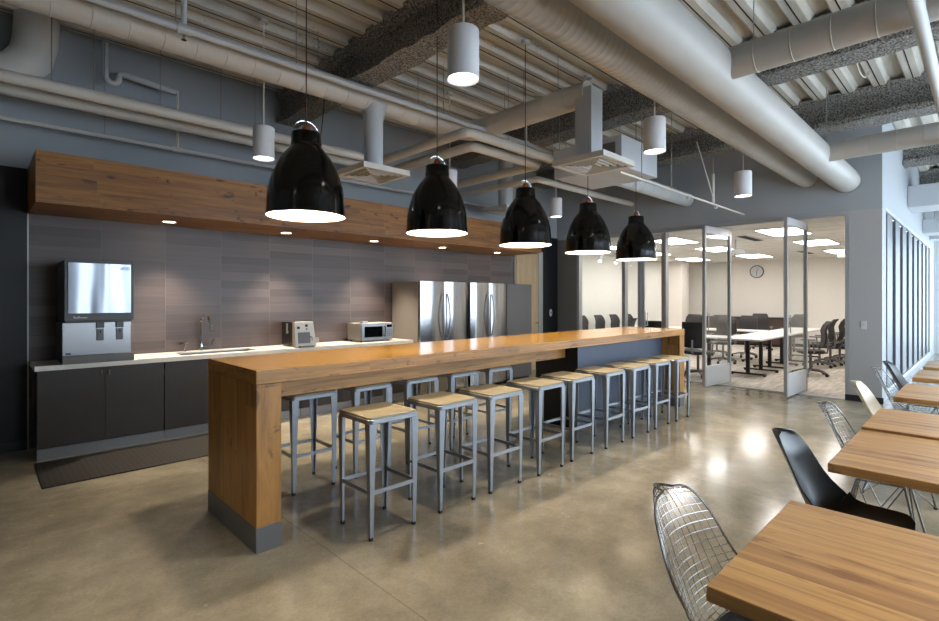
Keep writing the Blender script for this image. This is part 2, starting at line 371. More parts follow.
# ---------------------------------------------------------------- mesh helpers
class MB:
    def __init__(s): s.v = []; s.f = []; s.m = []; s.mi = 0
    def add(s, vs, fs):
        o = len(s.v); s.v += [tuple(v) for v in vs]
        for f in fs: s.f.append([o+i for i in f]); s.m.append(s.mi)
        return s
    def box(s, x0, x1, y0, y1, z0, z1):
        vs = [(x0,y0,z0),(x1,y0,z0),(x1,y1,z0),(x0,y1,z0),(x0,y0,z1),(x1,y0,z1),(x1,y1,z1),(x0,y1,z1)]
        return s.add(vs, [(3,2,1,0),(4,5,6,7),(0,1,5,4),(1,2,6,5),(2,3,7,6),(3,0,4,7)])
    def hexa(s, b, t):
        return s.add(list(b)+list(t), [(3,2,1,0),(4,5,6,7),(0,1,5,4),(1,2,6,5),(2,3,7,6),(3,0,4,7)])
    def tube(s, pts, r, n=8, closed=False):
        P = [Vector(p) for p in pts]; k = len(P)
        rs = r if isinstance(r, (list, tuple)) else [r]*k
        T = []
        for i in range(k):
            a = P[(i-1) % k] if (closed or i > 0) else P[i]
            b = P[(i+1) % k] if (closed or i < k-1) else P[i]
            T.append((b-a).normalized())
        u = T[0].orthogonal().normalized(); rings = []
        for i in range(k):
            if i > 0:
                ax = T[i-1].cross(T[i])
                if ax.length > 1e-7:
                    u = Matrix.Rotation(T[i-1].angle(T[i]), 3, ax.normalized()) @ u
            u = (u - T[i]*u.dot(T[i])).normalized(); w = T[i].cross(u)
            rings.append([P[i]+(u*math.cos(2*PI*j/n)+w*math.sin(2*PI*j/n))*rs[i] for j in range(n)])
        vs = [v for rg in rings for v in rg]; fs = []
        for i in range(k if closed else k-1):
            i2 = (i+1) % k
            for j in range(n):
                j2 = (j+1) % n; fs.append((i*n+j, i*n+j2, i2*n+j2, i2*n+j))
        if not closed:
            fs.append(tuple(range(n))[::-1]); fs.append(tuple((k-1)*n+j for j in range(n)))
        return s.add(vs, fs)
    def lathe(s, prof, c=(0, 0, 0), n=32, cap=False):
        vs = []; fs = []
        for (r, z) in prof:
            for j in range(n):
                a = 2*PI*j/n; vs.append((c[0]+r*math.cos(a), c[1]+r*math.sin(a), c[2]+z))
        for i in range(len(prof)-1):
            for j in range(n):
                j2 = (j+1) % n; fs.append((i*n+j, i*n+j2, (i+1)*n+j2, (i+1)*n+j))
        if cap:
            fs.append(tuple(range(n))[::-1]); fs.append(tuple((len(prof)-1)*n+j for j in range(n)))
        return s.add(vs, fs)
    def cyl(s, c, r, h, n=20): return s.lathe([(r, 0), (r, h)], c, n, True)
    def prism(s, poly, z0, z1):
        k = len(poly)
        vs = [(x, y, z0) for x, y in poly]+[(x, y, z1) for x, y in poly]
        return s.add(vs, [tuple(range(k))[::-1], tuple(range(k, 2*k))]+[(i, (i+1) % k, k+(i+1) % k, k+i) for i in range(k)])
    def ball(s, c, r, n=12, sz=1.0):
        return s.lathe([(max(1e-4, r*math.sin(PI*i/n)), -r*sz*math.cos(PI*i/n)) for i in range(n+1)], c, 2*n)
    def build(s, name, mats, parent=None, smooth=True, bevel=0, angle=35):
        me = bpy.data.meshes.new(name)
        base = Vector(parent_loc(parent))
        me.from_pydata([tuple(Vector(v)-base) for v in s.v], [], s.f)
        if not isinstance(mats, (list, tuple)): mats = [mats]
        for m in mats: me.materials.append(m)
        me.polygons.foreach_set('material_index', s.m)
        me.update()
        bm = bmesh.new(); bm.from_mesh(me); bmesh.ops.recalc_face_normals(bm, faces=bm.faces)
        bm.to_mesh(me); bm.free()
        if smooth:
            me.polygons.foreach_set('use_smooth', [True]*len(me.polygons))
            me.set_sharp_from_angle(angle=math.radians(angle))
        o = bpy.data.objects.new(name, me); COL.objects.link(o)
        if parent: o.parent = parent
        if bevel:
            b = o.modifiers.new('bevel', 'BEVEL'); b.width = bevel; b.segments = 2; b.limit_method = 'ANGLE'
            b.harden_normals = False
        return o
def parent_loc(p):
    v = Vector((0, 0, 0))
    while p is not None: v += p.location; p = p.parent
    return v
def tag(o, label, cat, group=None, kind=None):
    if label: o['label'] = label
    if cat: o['category'] = cat
    if group: o['group'] = group
    if kind: o['kind'] = kind
    return o
def struct(o): o['kind'] = 'structure'; return o
def empty(name, loc, label, cat, group=None):
    o = bpy.data.objects.new(name, None); COL.objects.link(o); o.location = loc; o.empty_display_size = .1
    return tag(o, label, cat, group)
def copy_tree(o, parent=None):
    c = o.copy(); COL.objects.link(c); c.parent = parent
    for ch in list(o.children): copy_tree(ch, c)
    return c
def box(name, m, x0, x1, y0, y1, z0, z1, parent=None, bevel=0):
    return MB().box(x0, x1, y0, y1, z0, z1).build(name, m, parent, smooth=False, bevel=bevel)

# ---------------------------------------------------------------- the setting
DK = 4.25          # underside of deck
struct(box('floor', M['floor'], -4, 19.2, -3.3, 6.9, -.1, 0))
struct(box('floor', M['carpet'], 9.34, 18.5, 1.23, 7.75, 0.0, .006))
# roof deck: trapezoid ribs running along x
mb = MB(); pitch = .325; y = -3.3
prof = []
k = 0
while y < 6.9:
    prof += [(y, DK), (y+.13, DK), (y+.165, DK+.075), (y+.29, DK+.075)]
    y += pitch
prof.append((y, DK))
vs = []
for (yy, z) in prof: vs += [(-4, yy, z), (19.2, yy, z)]
mb.add(vs, [(2*i, 2*i+1, 2*i+3, 2*i+2) for i in range(len(prof)-1)])
o = struct(mb.build('ceiling', M['deck'], smooth=False))
sol = o.modifiers.new('solid', 'SOLIDIFY'); sol.thickness = .02; sol.offset = 1
mb = MB(); y = -3.3
while y < 6.7:
    mb.box(-4, 9.2, y+.06, y+.07, DK-.004, DK+.0005); y += pitch
struct(mb.build('trim_1', M['dark'], smooth=False))
struct(box('ceiling', M['dark'], -4.1, 19.3, -3.4, 7, DK+.12, DK+.2))
# walls
struct(box('wall_back', M['wall'], -4, 9.24, 6.72, 6.9, 0, DK+.1))
struct(box('wall_left', M['white'], -4.1, -4, -3.3, 6.9, 0, DK+.1))  # unseen wall, made white to bounce light onto the bar leg
struct(box('wall_back', M['black'], -4, .355, 6.7, 6.72, 0, 2.8))
struct(box('wall_back', M['tile'], .365, 7.77, 6.7, 6.72, 0, 2.795))
struct(box('trim_2', M['trim'], .352, .364, 6.692, 6.72, 0, 2.36))
struct(box('trim_3', M['trim'], 7.77, 7.80, 6.685, 6.72, 0, 2.5))
struct(box('wall_back', M['greywall'], 7.80, 8.66, 6.70, 6.72, 2.47, 2.82))
struct(box('wall_back', M['black'], 8.66, 9.24, 6.70, 6.72, 0, 2.84))
# wall with the glazing, x = 9.24
struct(MB().box(9.24, 9.34, 1.07, 6.9, 2.80, DK+.1).build('wall_right', M['wall'], smooth=False))
struct(MB().box(9.24, 9.34, 1.07, 1.50, 0, 2.80).build('wall_right', M['pier'], smooth=False))
struct(MB().box(9.24, 9.34, 6.19, 6.9, 0, 2.80).build('wall_right', M['greywall'], smooth=False))
struct(box('baseboard_right', M['base'], 9.225, 9.24, 1.055, 1.50, 0, .09))
struct(box('baseboard_right', M['base'], 9.225, 9.24, 6.19, 6.70, 0, .09))
struct(box('baseboard_back', M['base'], 8.66, 9.225, 6.69, 6.70, 0, .09))
struct(box('baseboard_back', M['base'], -4, .35, 6.69, 6.70, 0, .09))
# corridor side of the meeting room, y = 1.07
struct(MB().box(9.34, 19, 1.07, 1.17, 2.86, DK+.1).box(9.34, 9.62, 1.07, 1.17, 0, 2.86).box(17.4, 19, 1.07, 1.17, 0, 2.86)
       .box(9.62, 17.4, 1.07, 1.17, 0, .10).build('wall_corridor', M['wall'], smooth=False))
t = struct(empty('window_1', (9.62, 1.12, .1), None, None))
MB().box(9.62, 17.4, 1.07, 1.11, 2.80, 2.86).box(9.62, 17.4, 1.07, 1.11, .10, .15).build('window_frame', M['mullion'], t, smooth=False)
MB().box(9.62, 17.4, 1.125, 1.135, .15, 2.80).build('window_pane', M['darkglass'], t, smooth=False)
mb = MB()
for i in range(8):
    x = 9.62+i*.985; mb.box(x+.10 if i else x, x+.78, 1.065, 1.12, .15, 2.80)
for i in range(8):
    x = 9.62+i*.985
    MB().box(x+.36, x+.985-.06, 1.095, 1.125, .15, 2.80).build('window_fin', M['slat'], t, smooth=False)
# end wall with the bright window
struct(MB().box(19, 19.15, .85, 1.17, 0, DK+.1).box(19, 19.15, -3.3, .85, 3.1, DK+.1).box(19, 19.15, -3.3, .85, 0, .1).build('wall_end', M['white'], smooth=False))
t = struct(empty('window_2', (19.05, -1.2, .1), None, None))
mb = MB()
for yy in (-3.3, -2.3, -1.25, -.2, .8): mb.box(19.02, 19.1, yy, yy+.06, .1, 3.1)
mb.box(19.02, 19.1, -3.3, .85, 2.1, 2.16).box(19.02, 19.1, -3.3, .85, 3.04, 3.1).box(19.02, 19.1, -3.3, .85, .1, .16)
mb.build('window_frame', M['doorrail'], t, smooth=False)
MB().box(19.06, 19.07, -3.3, .85, .1, 3.1).build('window_pane', M['glass'], t, smooth=False)
# window wall on the right of the photographer
mb = MB().box(-4, 19.15, -3.3, -3.2, 0, .3).box(-4, 19.15, -3.3, -3.2, 3.2, DK+.1)
for i in range(6): mb.box(-2.05+i*3.6-.25, -2.05+i*3.6+.25, -3.3, -3.2, .3, 3.2)
mb.box(18.6, 19.15, -3.3, -3.2, .3, 3.2)
mb.box(-4, 1.3, -3.3, -3.2, .3, 3.2)  # unseen bays closed off to keep daylight from the left side
struct(mb.build('wall_window_side', M['white'], smooth=False))
t = struct(empty('window_3', (7, -3.25, .3), None, None)); mb = MB()
for i in range(6):
    mb.box(-2.05+i*3.6+1.75, -2.05+i*3.6+1.83, -3.28, -3.22, .3, 3.2)
mb.box(-4, 18.6, -3.28, -3.22, .9, .95).build('window_frame', M['mullion'], t, smooth=False)
struct(box('column', M['doorwood'], 2.24, 2.42, -3.12, -2.94, 0, DK))
# steel beams with fireproofing, along y
def beam(x0, x1, zb=3.86, ya=-3.25, yb=6.7):
    xm = (x0+x1)/2; mb = MB()
    n = 70
    # I-section outline softened by the sprayed coating
    sec = [(x0, zb), (x1, zb), (x1, zb+.07), (xm+.06, zb+.11), (xm+.06, DK-.08), (x1, DK-.04), (x1+.02, DK+.03), (x0-.02, DK+.03), (x0, DK-.04), (xm-.06, DK-.08), (xm-.06, zb+.11), (x0, zb+.07)]
    vs = []; k = len(sec)
    rnd = random.Random(int(x0*100))
    for i in range(n+1):
        y = ya+(yb-ya)*i/n
        for (x, z) in sec: vs.append((x+rnd.uniform(-.012, .012), y, z+(rnd.uniform(-.012, .012) if z < DK-.05 else 0)))
    fs = []
    for i in range(n):
        for j in range(k): fs.append((i*k+j, i*k+(j+1) % k, (i+1)*k+(j+1) % k, (i+1)*k+j))
    fs += [tuple(range(k)), tuple(n*k+j for j in range(k))[::-1]]
    mb.add(vs, fs)
    return struct(mb.build('beam', M['fire'], angle=60))
beam(2.88, 3.17); beam(5.95, 6.3); beam(8.35, 8.75)
beam(11.6, 12.0, yb=1.07); beam(14.6, 15.0, yb=1.07)
# a girder along x at the far side behind the pipes
# ceiling box ducts crossing the corridor
def box_duct(name, label, x0, x1, y0, y1, z0, z1, m='ductblue'):
    return tag(box(name, M[m], x0, x1, y0, y1, z0, z1, bevel=.006), label, 'duct')
for i, (x0, x1, z0, z1, lb) in enumerate([
        (12.4, 13.3, 3.2, 3.6, 'white rectangular duct crossing the corridor ceiling, nearest to the corner'),
        (15.4, 16.2, 3.0, 3.3, 'white rectangular duct crossing the corridor ceiling, second from the corner'),
        (17.2, 17.8, 3.0, 3.4, 'white rectangular duct crossing the corridor ceiling, farthest from the corner')]):
    box_duct('rectangular_duct', lb, x0, x1, -2.6, 1.065, z0, z1)
# ---------------------------------------------------------------- meeting room shell
ZC = 2.76
struct(box('ceiling', M['confceil'], 9.34, 18.5, 1.17, 7.85, ZC, ZC+.04))
struct(box('wall_room_end', M['confwall'], 18.4, 18.5, 1.17, 7.85, 0, ZC))
struct(box('wall_room_left', M['confwall'], 9.34, 18.4, 7.75, 7.85, 0, ZC))
struct(box('wall_room_right', M['confwall'], 9.34, 18.4, 1.171, 1.23, 0, ZC))
struct(box('wall_room_front', M['confwall'], 9.34, 9.42, 6.92, 7.75, 0, ZC))
struct(box('baseboard_room', M['base'], 18.38, 18.4, 1.23, 7.75, .006, .1))
struct(box('baseboard_room', M['base'], 9.34, 18.38, 1.23, 1.245, .006, .1))
struct(box('column', M['confwall'], 16.9, 17.5, 7.2, 7.75, 0, ZC))
mb = MB()
for i in range(1, 15): mb.box(9.36, 18.4, 1.17+i*.61-.008, 1.17+i*.61+.008, ZC-.003, ZC+.001) if 1.17+i*.61 < 7.7 else None
for i in range(1, 15): mb.box(9.3+i*.61-.008, 9.3+i*.61+.008, 1.23, 7.75, ZC-.003, ZC+.001)
struct(mb.build('trim_4', M['white'], smooth=False))

# ---------------------------------------------------------------- glazed front with pivot doors
GX = 9.24
t = struct(empty('window_4', (GX, 3.8, 0), None, None))
mb = MB().box(GX-.01, GX+.11, 1.50, 6.19, 2.75, 2.81)
mb.build('window_frame', M['mullion'], t, smooth=False)
for yy, w in ((6.19, .06), (5.13, .07), (4.79, .06), (4.27, .04), (1.50, .05)):
    MB().box(GX-.01, GX+.11, yy-w, yy+.0, .0, 2.75).build('window_post', M['mullion'], t, smooth=False)
MB().box(GX+.045, GX+.055, 5.13, 6.13, .03, 2.75).build('window_pane', M['glass'], t, smooth=False)
MB().box(GX+.045, GX+.055, 4.79, 5.06, .03, 2.75).build('window_pane', M['glass'], t, smooth=False)
MB().box(GX-.0, GX+.10, 4.27, 6.13, .0, .03).build('window_sill', M['mullion'], t, smooth=False)
MB().box(GX, GX+.1, 1.5, 4.23, 0.0, .012).build('threshold', M['mullion'], t, smooth=False)
def glass_door(x0, x1, y0, y1, label, closed=False):
    """panel runs from (x0,y0) to (x1,y1)"""
    t = empty('glass_door', (x0, y0, .02), label, 'glass door', 'pivot doors of the meeting room')
    d = Vector((x1-x0, y1-y0, 0)); Ln = d.length; d.normalize(); nrm = Vector((-d.y, d.x, 0))
    def sl(a, b, z0, z1, th, name, m):
        pts = [Vector((x0, y0, 0))+d*a-nrm*th, Vector((x0, y0, 0))+d*b-nrm*th, Vector((x0, y0, 0))+d*b+nrm*th, Vector((x0, y0, 0))+d*a+nrm*th]
        return MB().hexa([(*p.xy, z0) for p in pts], [(*p.xy, z1) for p in pts]).build(name, m, t, smooth=False)
    sl(0, .05, .02, 2.74, .024, 'stile', M['mullion']); sl(Ln-.05, Ln, .02, 2.74, .024, 'stile', M['mullion'])
    sl(.05, Ln-.05, .02, .36, .02, 'bottom_rail', M['doorrail']); sl(.05, Ln-.05, 2.62, 2.74, .02, 'top_rail', M['doorrail'])
    sl(.05, Ln-.05, .36, 2.62, .005, 'glass_panel', M['glass'])
    for sg in (-1, 1):
        c = Vector((x0, y0, 0))+d*.09+nrm*.04*sg
        q = Vector((x0, y0, 0))+d*.09
        MB().tube([(q.x, q.y, .98), (c.x, c.y, .98), (c.x, c.y, 1.25), (q.x, q.y, 1.25)], .009, 6).build('handle', M['chrome'], t)
    return t
glass_door(8.77, 9.69, 3.365, 3.255, 'swung-open glass pivot door beside the far end of the bar')
glass_door(8.73, 9.68, 2.15, 2.09, 'swung-open glass pivot door nearest the grey wall pier')
glass_door(GX+.05, GX+.05, 4.73, 4.28, 'closed glass door leaf behind the far end of the bar')

# ---------------------------------------------------------------- meeting room contents
def conf_light(x, y, label, sx=.6, sy=1.2):
    t = empty('ceiling_light', (x, y, ZC), label, 'ceiling light', 'lit panels in the meeting room ceiling')
    MB().box(x-sx/2-.02, x+sx/2+.02, y-sy/2-.02, y+sy/2+.02, ZC-.022, ZC-.004).build('frame', M['white'], t, smooth=False)
    MB().box(x-sx/2, x+sx/2, y-sy/2, y+sy/2, ZC-.026, ZC-.0225).build('diffuser', M['cpanel'], t, smooth=False)
k = 0
names = ['nearest', 'second', 'farthest']
rowsn = ['right-hand', 'middle', 'left-hand']
for j, y in enumerate((2.66, 4.75, 6.5)):
    for i, x in enumerate((10.7, 13.25, 16.1)):
        conf_light(x, y, f'lit rectangular ceiling panel, {names[i]} in the {rowsn[j]} row of the meeting room', 1.2, .6)
def conf_table(x0, x1, y0, y1, label, legs):
    t = empty('meeting_table', ((x0+x1)/2, (y0+y1)/2, .006), label, 'table', 'white tables of the meeting room')
    MB().box(x0, x1, y0, y1, .715, .745).build('tabletop', M['tabwhite'], t, smooth=False, bevel=.004)
    for (x, y, ax) in legs:
        mb = MB().box(x-.03, x+.03, y-.03, y+.03, .05, .715)
        if ax == 'x': mb.box(x-.32, x+.32, y-.03, y+.03, .03, .06)
        else: mb.box(x-.03, x+.03, y-.32, y+.32, .03, .06)
        for s in (-.29, .29):
            cx, cy = (x+s, y) if ax == 'x' else (x, y+s)
            mb.cyl((cx, cy, .006), .028, .03, 8)
        mb.build('leg', M['darkframe'], t, smooth=False)
conf_table(10.35, 11.85, 2.95, 3.7, 'white folding table nearest the glass doors in the meeting room', [(10.8, 3.3, 'y'), (11.6, 3.3, 'y')])
conf_table(11.87, 13.4, 2.95, 3.7, 'second white table of the right-hand row in the meeting room', [(12.2, 3.3, 'y'), (13.1, 3.3, 'y')])
conf_table(13.42, 15.6, 2.95, 3.7, 'farthest white table of the right-hand row in the meeting room', [(13.8, 3.3, 'y'), (15.2, 3.3, 'y')])
conf_table(10.35, 11.1, 3.75, 5.6, 'white table parallel to the glass wall in the meeting room', [(10.72, 4.0, 'x'), (10.72, 5.3, 'x')])
conf_table(13.0, 13.75, 3.75, 6.1, 'white table crossing the middle of the meeting room', [(13.37, 4.1, 'x'), (13.37, 5.8, 'x')])
conf_table(10.6, 13.2, 6.25, 6.8, 'white table near the left wall of the meeting room', [(10.9, 6.5, 'y'), (12.9, 6.5, 'y')])

for (x, y, lb) in ((11.45, 3.45, 'dark rectangular air vent in the meeting room ceiling above the first open door'), (15.9, 3.45, 'dark rectangular air vent in the meeting room ceiling near the end wall')):
    t = empty('ceiling_vent', (x, y, ZC), lb, 'air vent')
    MB().box(x-.6, x+.6, y-.11, y+.11, ZC-.012, ZC-.004).build('frame', M['white'], t, smooth=False)
    MB().box(x-.57, x+.57, y-.08, y+.08, ZC-.016, ZC-.0125).build('grille', M['dark'], t, smooth=False)
t = empty('credenza', (17.95, 5.6, .006), 'long dark wood credenza against the end wall of the meeting room', 'cabinet')
MB().box(17.75, 18.36, 4.3, 6.9, .08, .88).build('body', M['credenza'], t, smooth=False)
MB().box(17.72, 18.37, 4.27, 6.93, .88, .915).build('top', M['darkframe'], t, smooth=False, bevel=.004)
MB().box(17.85, 18.36, 4.35, 6.85, .006, .08).build('plinth', M['darkframe'], t, smooth=False)
for i in range(5):
    MB().box(17.735, 17.75, 4.32+i*.516, 4.32+i*.516+.5, .1, .86).build('door', M['credenza'], t, smooth=False)
t = empty('wall_clock', (18.39, 5.3, 2.38), 'round white clock on the end wall of the meeting room', 'clock')
def xdisc(mb, x0, x1, y, z, r, n=32):
    vs = [(x, y+r*math.cos(2*PI*j/n), z+r*math.sin(2*PI*j/n)) for x in (x0, x1) for j in range(n)]
    return mb.add(vs, [tuple(range(n)), tuple(range(n, 2*n))[::-1]]+[(j, (j+1) % n, n+(j+1) % n, n+j) for j in range(n)])
CK = (5.35, 2.40)
xdisc(MB(), 18.37, 18.395, *CK, .21).build('case', M['darkframe'], t)
xdisc(MB(), 18.365, 18.37, *CK, .185).build('clock_face', M['white'], t)
MB().hexa([(18.36, CK[0]-.008, CK[1]), (18.364, CK[0]-.008, CK[1]), (18.364, CK[0]+.008, CK[1]), (18.36, CK[0]+.008, CK[1])],
          [(18.36, CK[0]-.058, CK[1]+.10), (18.364, CK[0]-.058, CK[1]+.10), (18.364, CK[0]-.046, CK[1]+.10), (18.36, CK[0]-.046, CK[1]+.10)]).build('hand', M['dark'], t)
MB().box(18.36, 18.364, CK[0]-.006, CK[0]+.006, CK[1]-.15, CK[1]+.01).build('hand', M['dark'], t)

def task_chair():
    t = empty('task_chair', (0, 0, 0), 'x', 'office chair', 'black mesh task chairs in the meeting room')
    mb = MB()                                   # seat faces +y
    for k in range(5):
        a = 2*PI*k/5+.3
        mb.tube([(0, 0, .11), (.16*math.cos(a), .16*math.sin(a), .10), (.30*math.cos(a), .30*math.sin(a), .065)], [.026, .022, .016], 6)
    mb.build('star_base', M['greypl'], t)
    for k in range(5):
        a = 2*PI*k/5+.3; c = (.30*math.cos(a), .30*math.sin(a))
        m2 = MB(); m2.tube([(c[0]-.02*math.sin(a), c[1]+.02*math.cos(a), .03), (c[0]+.02*math.sin(a), c[1]-.02*math.cos(a), .03)], .03, 10)
        m2.tube([(c[0], c[1], .04), (c[0], c[1], .07)], .01, 6)
        m2.build('caster', M['plasblack'], t)
    MB().tube([(0, 0, .1), (0, 0, .44)], .025, 8).build('stem', M['greypl'], t)
    poly = [(.24*math.cos(a)*abs(math.cos(a))**-.35 if abs(math.cos(a)) > .01 else 0, .23*math.sin(a)*abs(math.sin(a))**-.35 if abs(math.sin(a)) > .01 else 0) for a in [2*PI*i/24+.01 for i in range(24)]]
    MB().prism(poly, .44, .50).build('seat', M['mesh'], t, bevel=.015)
    mb = MB(); prof = [(-.20, .56), (-.235, .64), (-.25, .76), (-.235, .88), (-.27, .98), (-.33, 1.06)]
    rows = []
    for (y, z), w in zip(prof, (.19, .215, .225, .225, .21, .18)):
        rows.append([(w*u, y+.045*u*u, z) for u in (-1, -.5, 0, .5, 1)])
    vs = [p for r in rows for p in r]+[(x, y-.025, z) for r in rows for (x, y, z) in r]
    nr, nc = len(rows), 5; fs = []
    for i in range(nr-1):
        for j in range(nc-1):
            a = i*nc+j; fs.append((a, a+1, a+nc+1, a+nc)); b = a+nr*nc; fs.append((b, b+nc, b+nc+1, b+1))
    def e(a, b): fs.append((a, b, b+nr*nc, a+nr*nc))
    for i in range(nr-1): e(i*nc, (i+1)*nc); e(i*nc+nc-1, (i+1)*nc+nc-1)
    for j in range(nc-1): e(j, j+1); e((nr-1)*nc+j, (nr-1)*nc+j+1)
    mb.add(vs, fs).build('backrest', M['mesh'], t, angle=70)
    MB().tube([(0, -.05, .43), (0, -.27, .45), (0, -.29, .60), (0, -.28, .72)], .02, 6).build('back_support', M['greypl'], t)
    for s in (-1, 1):
        mb = MB().tube([(s*.20, -.02, .45), (s*.27, -.02, .47), (s*.275, 0, .66)], .015, 6).box(s*.275-.035, s*.275+.035, -.12, .13, .66, .685)
        mb.build('armrest', M['greypl'], t)
    return t
tch = task_chair(); first = True
TC = [(13.3, 2.62, 0, 'first black mesh chair in the right-hand row, nearest the glass door'), (14.0, 2.55, 0, 'second black mesh chair of the right-hand row by the blank wall'),
      (14.75, 2.5, 0, 'third black mesh chair of the right-hand row by the blank wall'), (15.5, 2.45, 0, 'farthest black mesh chair of the right-hand row by the blank wall'),
      (11.7, 2.45, .35, 'black mesh chair seen beside the second glass door'), (12.5, 4.35, PI/2, 'black chair inside the ring of tables, facing the glass doors'),
      (9.95, 4.68, -PI/2, 'black chair with its back to the bar, right of the bar end'), (9.95, 3.92, -PI/2, 'black chair seen through the first open glass door'),
      (14.2, 4.4, PI/2, 'black chair behind the middle table, nearest the right-hand row'), (14.2, 5.1, PI/2, 'black chair behind the middle table, second from the right'),
      (14.2, 5.8, PI/2, 'black chair behind the middle table, leftmost'), (16.3, 3.8, 1.2, 'black chair in front of the credenza, right'),
      (16.5, 4.7, 1.9, 'black chair in front of the credenza, left'),
      (10.6, 7.2, PI, 'black chair at the left wall of the meeting room, leftmost through the glass'), (11.35, 7.2, PI, 'black chair at the left wall, second through the glass'),
      (12.1, 7.15, PI, 'black chair at the left wall, third through the glass'), (12.8, 7.1, PI, 'black chair at the left wall, fourth through the glass'),
      (10.7, 5.95, .1, 'black chair behind the bar end with its back to the glass'), (13.6, 7.1, PI, 'black chair at the left wall, behind the door post')]
for (x, y, rz, lb) in TC:
    o = tch if first else copy_tree(tch); first = False
    o.location = (x, y, .006); o.rotation_euler = (0, 0, rz); o['label'] = lb
# track lights, ceiling mounted screen arm
t = empty('track_light', (12.2, 7.0, ZC), 'short track with two lit spotlights near the left meeting room wall', 'light')
MB().box(11.3, 12.9, 6.98, 7.02, ZC-.03, ZC-.004).build('track', M['white'], t, smooth=False)
for x in (11.6, 12.4):
    h = MB().tube([(x, 7.0, ZC-.03), (x, 7.0, ZC-.12), (x, 7.06, ZC-.26)], [.012, .045, .05], 10).build('spot_head', M['white'], t)
    MB().ball((x, 7.068, ZC-.27), .035, 6).build('lamp', M['tracklamp'], h)
for (x, y, lb) in ((11.5, 3.75, 'white ceiling-hung projector mount seen above the first open door'), (14.2, 2.3, 'white ceiling-hung projector mount seen above the second open door')):
    t = empty('projector_mount', (x, y, ZC), lb, 'projector mount')
    MB().tube([(x, y, ZC), (x, y, ZC-.22)], .02, 8).build('pole', M['white'], t)
    MB().box(x-.17, x+.17, y-.13, y+.13, ZC-.32, ZC-.22).build('projector_body', M['white'], t, smooth=False, bevel=.015)

# ---------------------------------------------------------------- door, thermostat, switch
t = struct(empty('door_1', (8.17, 6.7, 0), None, None))
MB().box(7.81, 8.51, 6.675, 6.705, .01, 2.47).build('door_leaf', M['doorwood'], t, smooth=False)
MB().box(8.51, 8.655, 6.655, 6.72, 0, 2.5).build('door_frame', M['trim'], t, smooth=False, bevel=.004)
MB().tube([(8.45, 6.67, 1.0), (8.45, 6.61, 1.0), (8.33, 6.605, 1.0)], .011, 8).build('door_handle', M['chrome'], t)
t = empty('thermostat', (8.98, 6.69, 1.2), 'small oval white thermostat on the black wall panel', 'thermostat')
vs = [(8.98+rx*math.cos(2*PI*k/24), yy, 1.2+rx*1.8*math.sin(2*PI*k/24)) for yy, rx in ((6.698, .045), (6.685, .045), (6.68, .038)) for k in range(24)]
fs = [(i*24+k, i*24+(k+1) % 24, (i+1)*24+(k+1) % 24, (i+1)*24+k) for i in range(2) for k in range(24)]+[tuple(range(24)), tuple(range(48, 72))]
MB().add(vs, fs).build('plate', M['white'], t)
MB().box(8.965, 8.995, 6.676, 6.6795, 1.19, 1.22).build('display', M['greypl'], t, smooth=False)
for (y, z, lb) in ((1.28, 1.12, 'white light switch plate on the grey wall pier'),):
    t = empty('light_switch', (9.24, y, z), lb, 'light switch')
    MB().box(9.233, 9.241, y-.037, y+.037, z-.06, z+.06).build('plate', M['white'], t, smooth=False, bevel=.003)
    MB().box(9.228, 9.233, y-.014, y+.014, z-.03, z+.03).build('rocker', M['coffeew'], t, smooth=False)

# ---------------------------------------------------------------- timber soffit over the counter
t = empty('timber_soffit', (.36, 6.7, 2.35), 'knotty oak plank box soffit above the kitchen counter', 'soffit')
MB().box(.36, 7.48, 5.80, 5.84, 2.35, 2.805).build('front_panel', M['soffwood'], t, smooth=False)
MB().box(.36, .40, 5.84, 6.695, 2.35, 2.805).box(7.44, 7.48, 5.84, 6.695, 2.35, 2.805).build('end_panel', M['soffwood'], t, smooth=False)
MB().box(.40, 7.44, 5.84, 6.695, 2.352, 2.40).build('underside', M['soffbot'], t, smooth=False)
MB().box(.40, 7.44, 5.84, 6.695, 2.76, 2.795).build('top_panel', M['soffwood'], t, smooth=False)
od = ['first', 'second', 'third', 'fourth', 'fifth']
for i in range(5):
    x = 1.51+i*1.33; y = 6.30
    t = empty('recessed_downlight', (x, y, 2.35), f'small recessed downlight under the oak soffit, {od[i]} from the left', 'downlight', 'downlights under the oak soffit')
    MB().lathe([(.062, 0), (.072, -.006), (.072, .0015), (.05, .0015)], (x, y, 2.35), 24).build('trim_ring', M['white'], t)
    MB().cyl((x, y, 2.3478), .055, .003, 20).build('lens', M['dlens'], t)
    sl = bpy.data.lights.new('downlight_beam', 'SPOT'); sl.energy = 150; sl.spot_size = math.radians(84); sl.spot_blend = .9
    sl.color = (1, .84, .66); sl.shadow_soft_size = .04
    so = bpy.data.objects.new('downlight_beam', sl); COL.objects.link(so); so.parent = t; so.location = (0, 0, -.02)

# ---------------------------------------------------------------- kitchen counter
def cabinet(x0, x1, doors, label, top=.83):
    t = empty('base_cabinet', ((x0+x1)/2, 6.4, 0), label, 'cabinet', 'charcoal base cabinets under the counter')
    MB().box(x0, x1, 6.15, 6.69, .10, top).build('body', M['cab'], t, smooth=False)
    MB().box(x0, x1, 6.135, 6.16, .0, .10).build('kick_plate', M['kick'], t, smooth=False)
    w = (x1-x0)/doors
    for i in range(doors):
        a = x0+i*w+.002; b = x0+(i+1)*w-.002
        d = MB().box(a, b, 6.127, 6.15, .105, .826).build('door', M['cab'], t, smooth=False, bevel=.0015)
        hx = b-.03 if i % 2 == 0 else a+.03
        MB().box(hx-.008, hx+.008, 6.108, 6.127, .745, .80).build('handle', M['chrome'], d, smooth=False, bevel=.002)
cabinet(.39, 1.42, 2, 'charcoal two-door base cabinet at the left end of the counter')
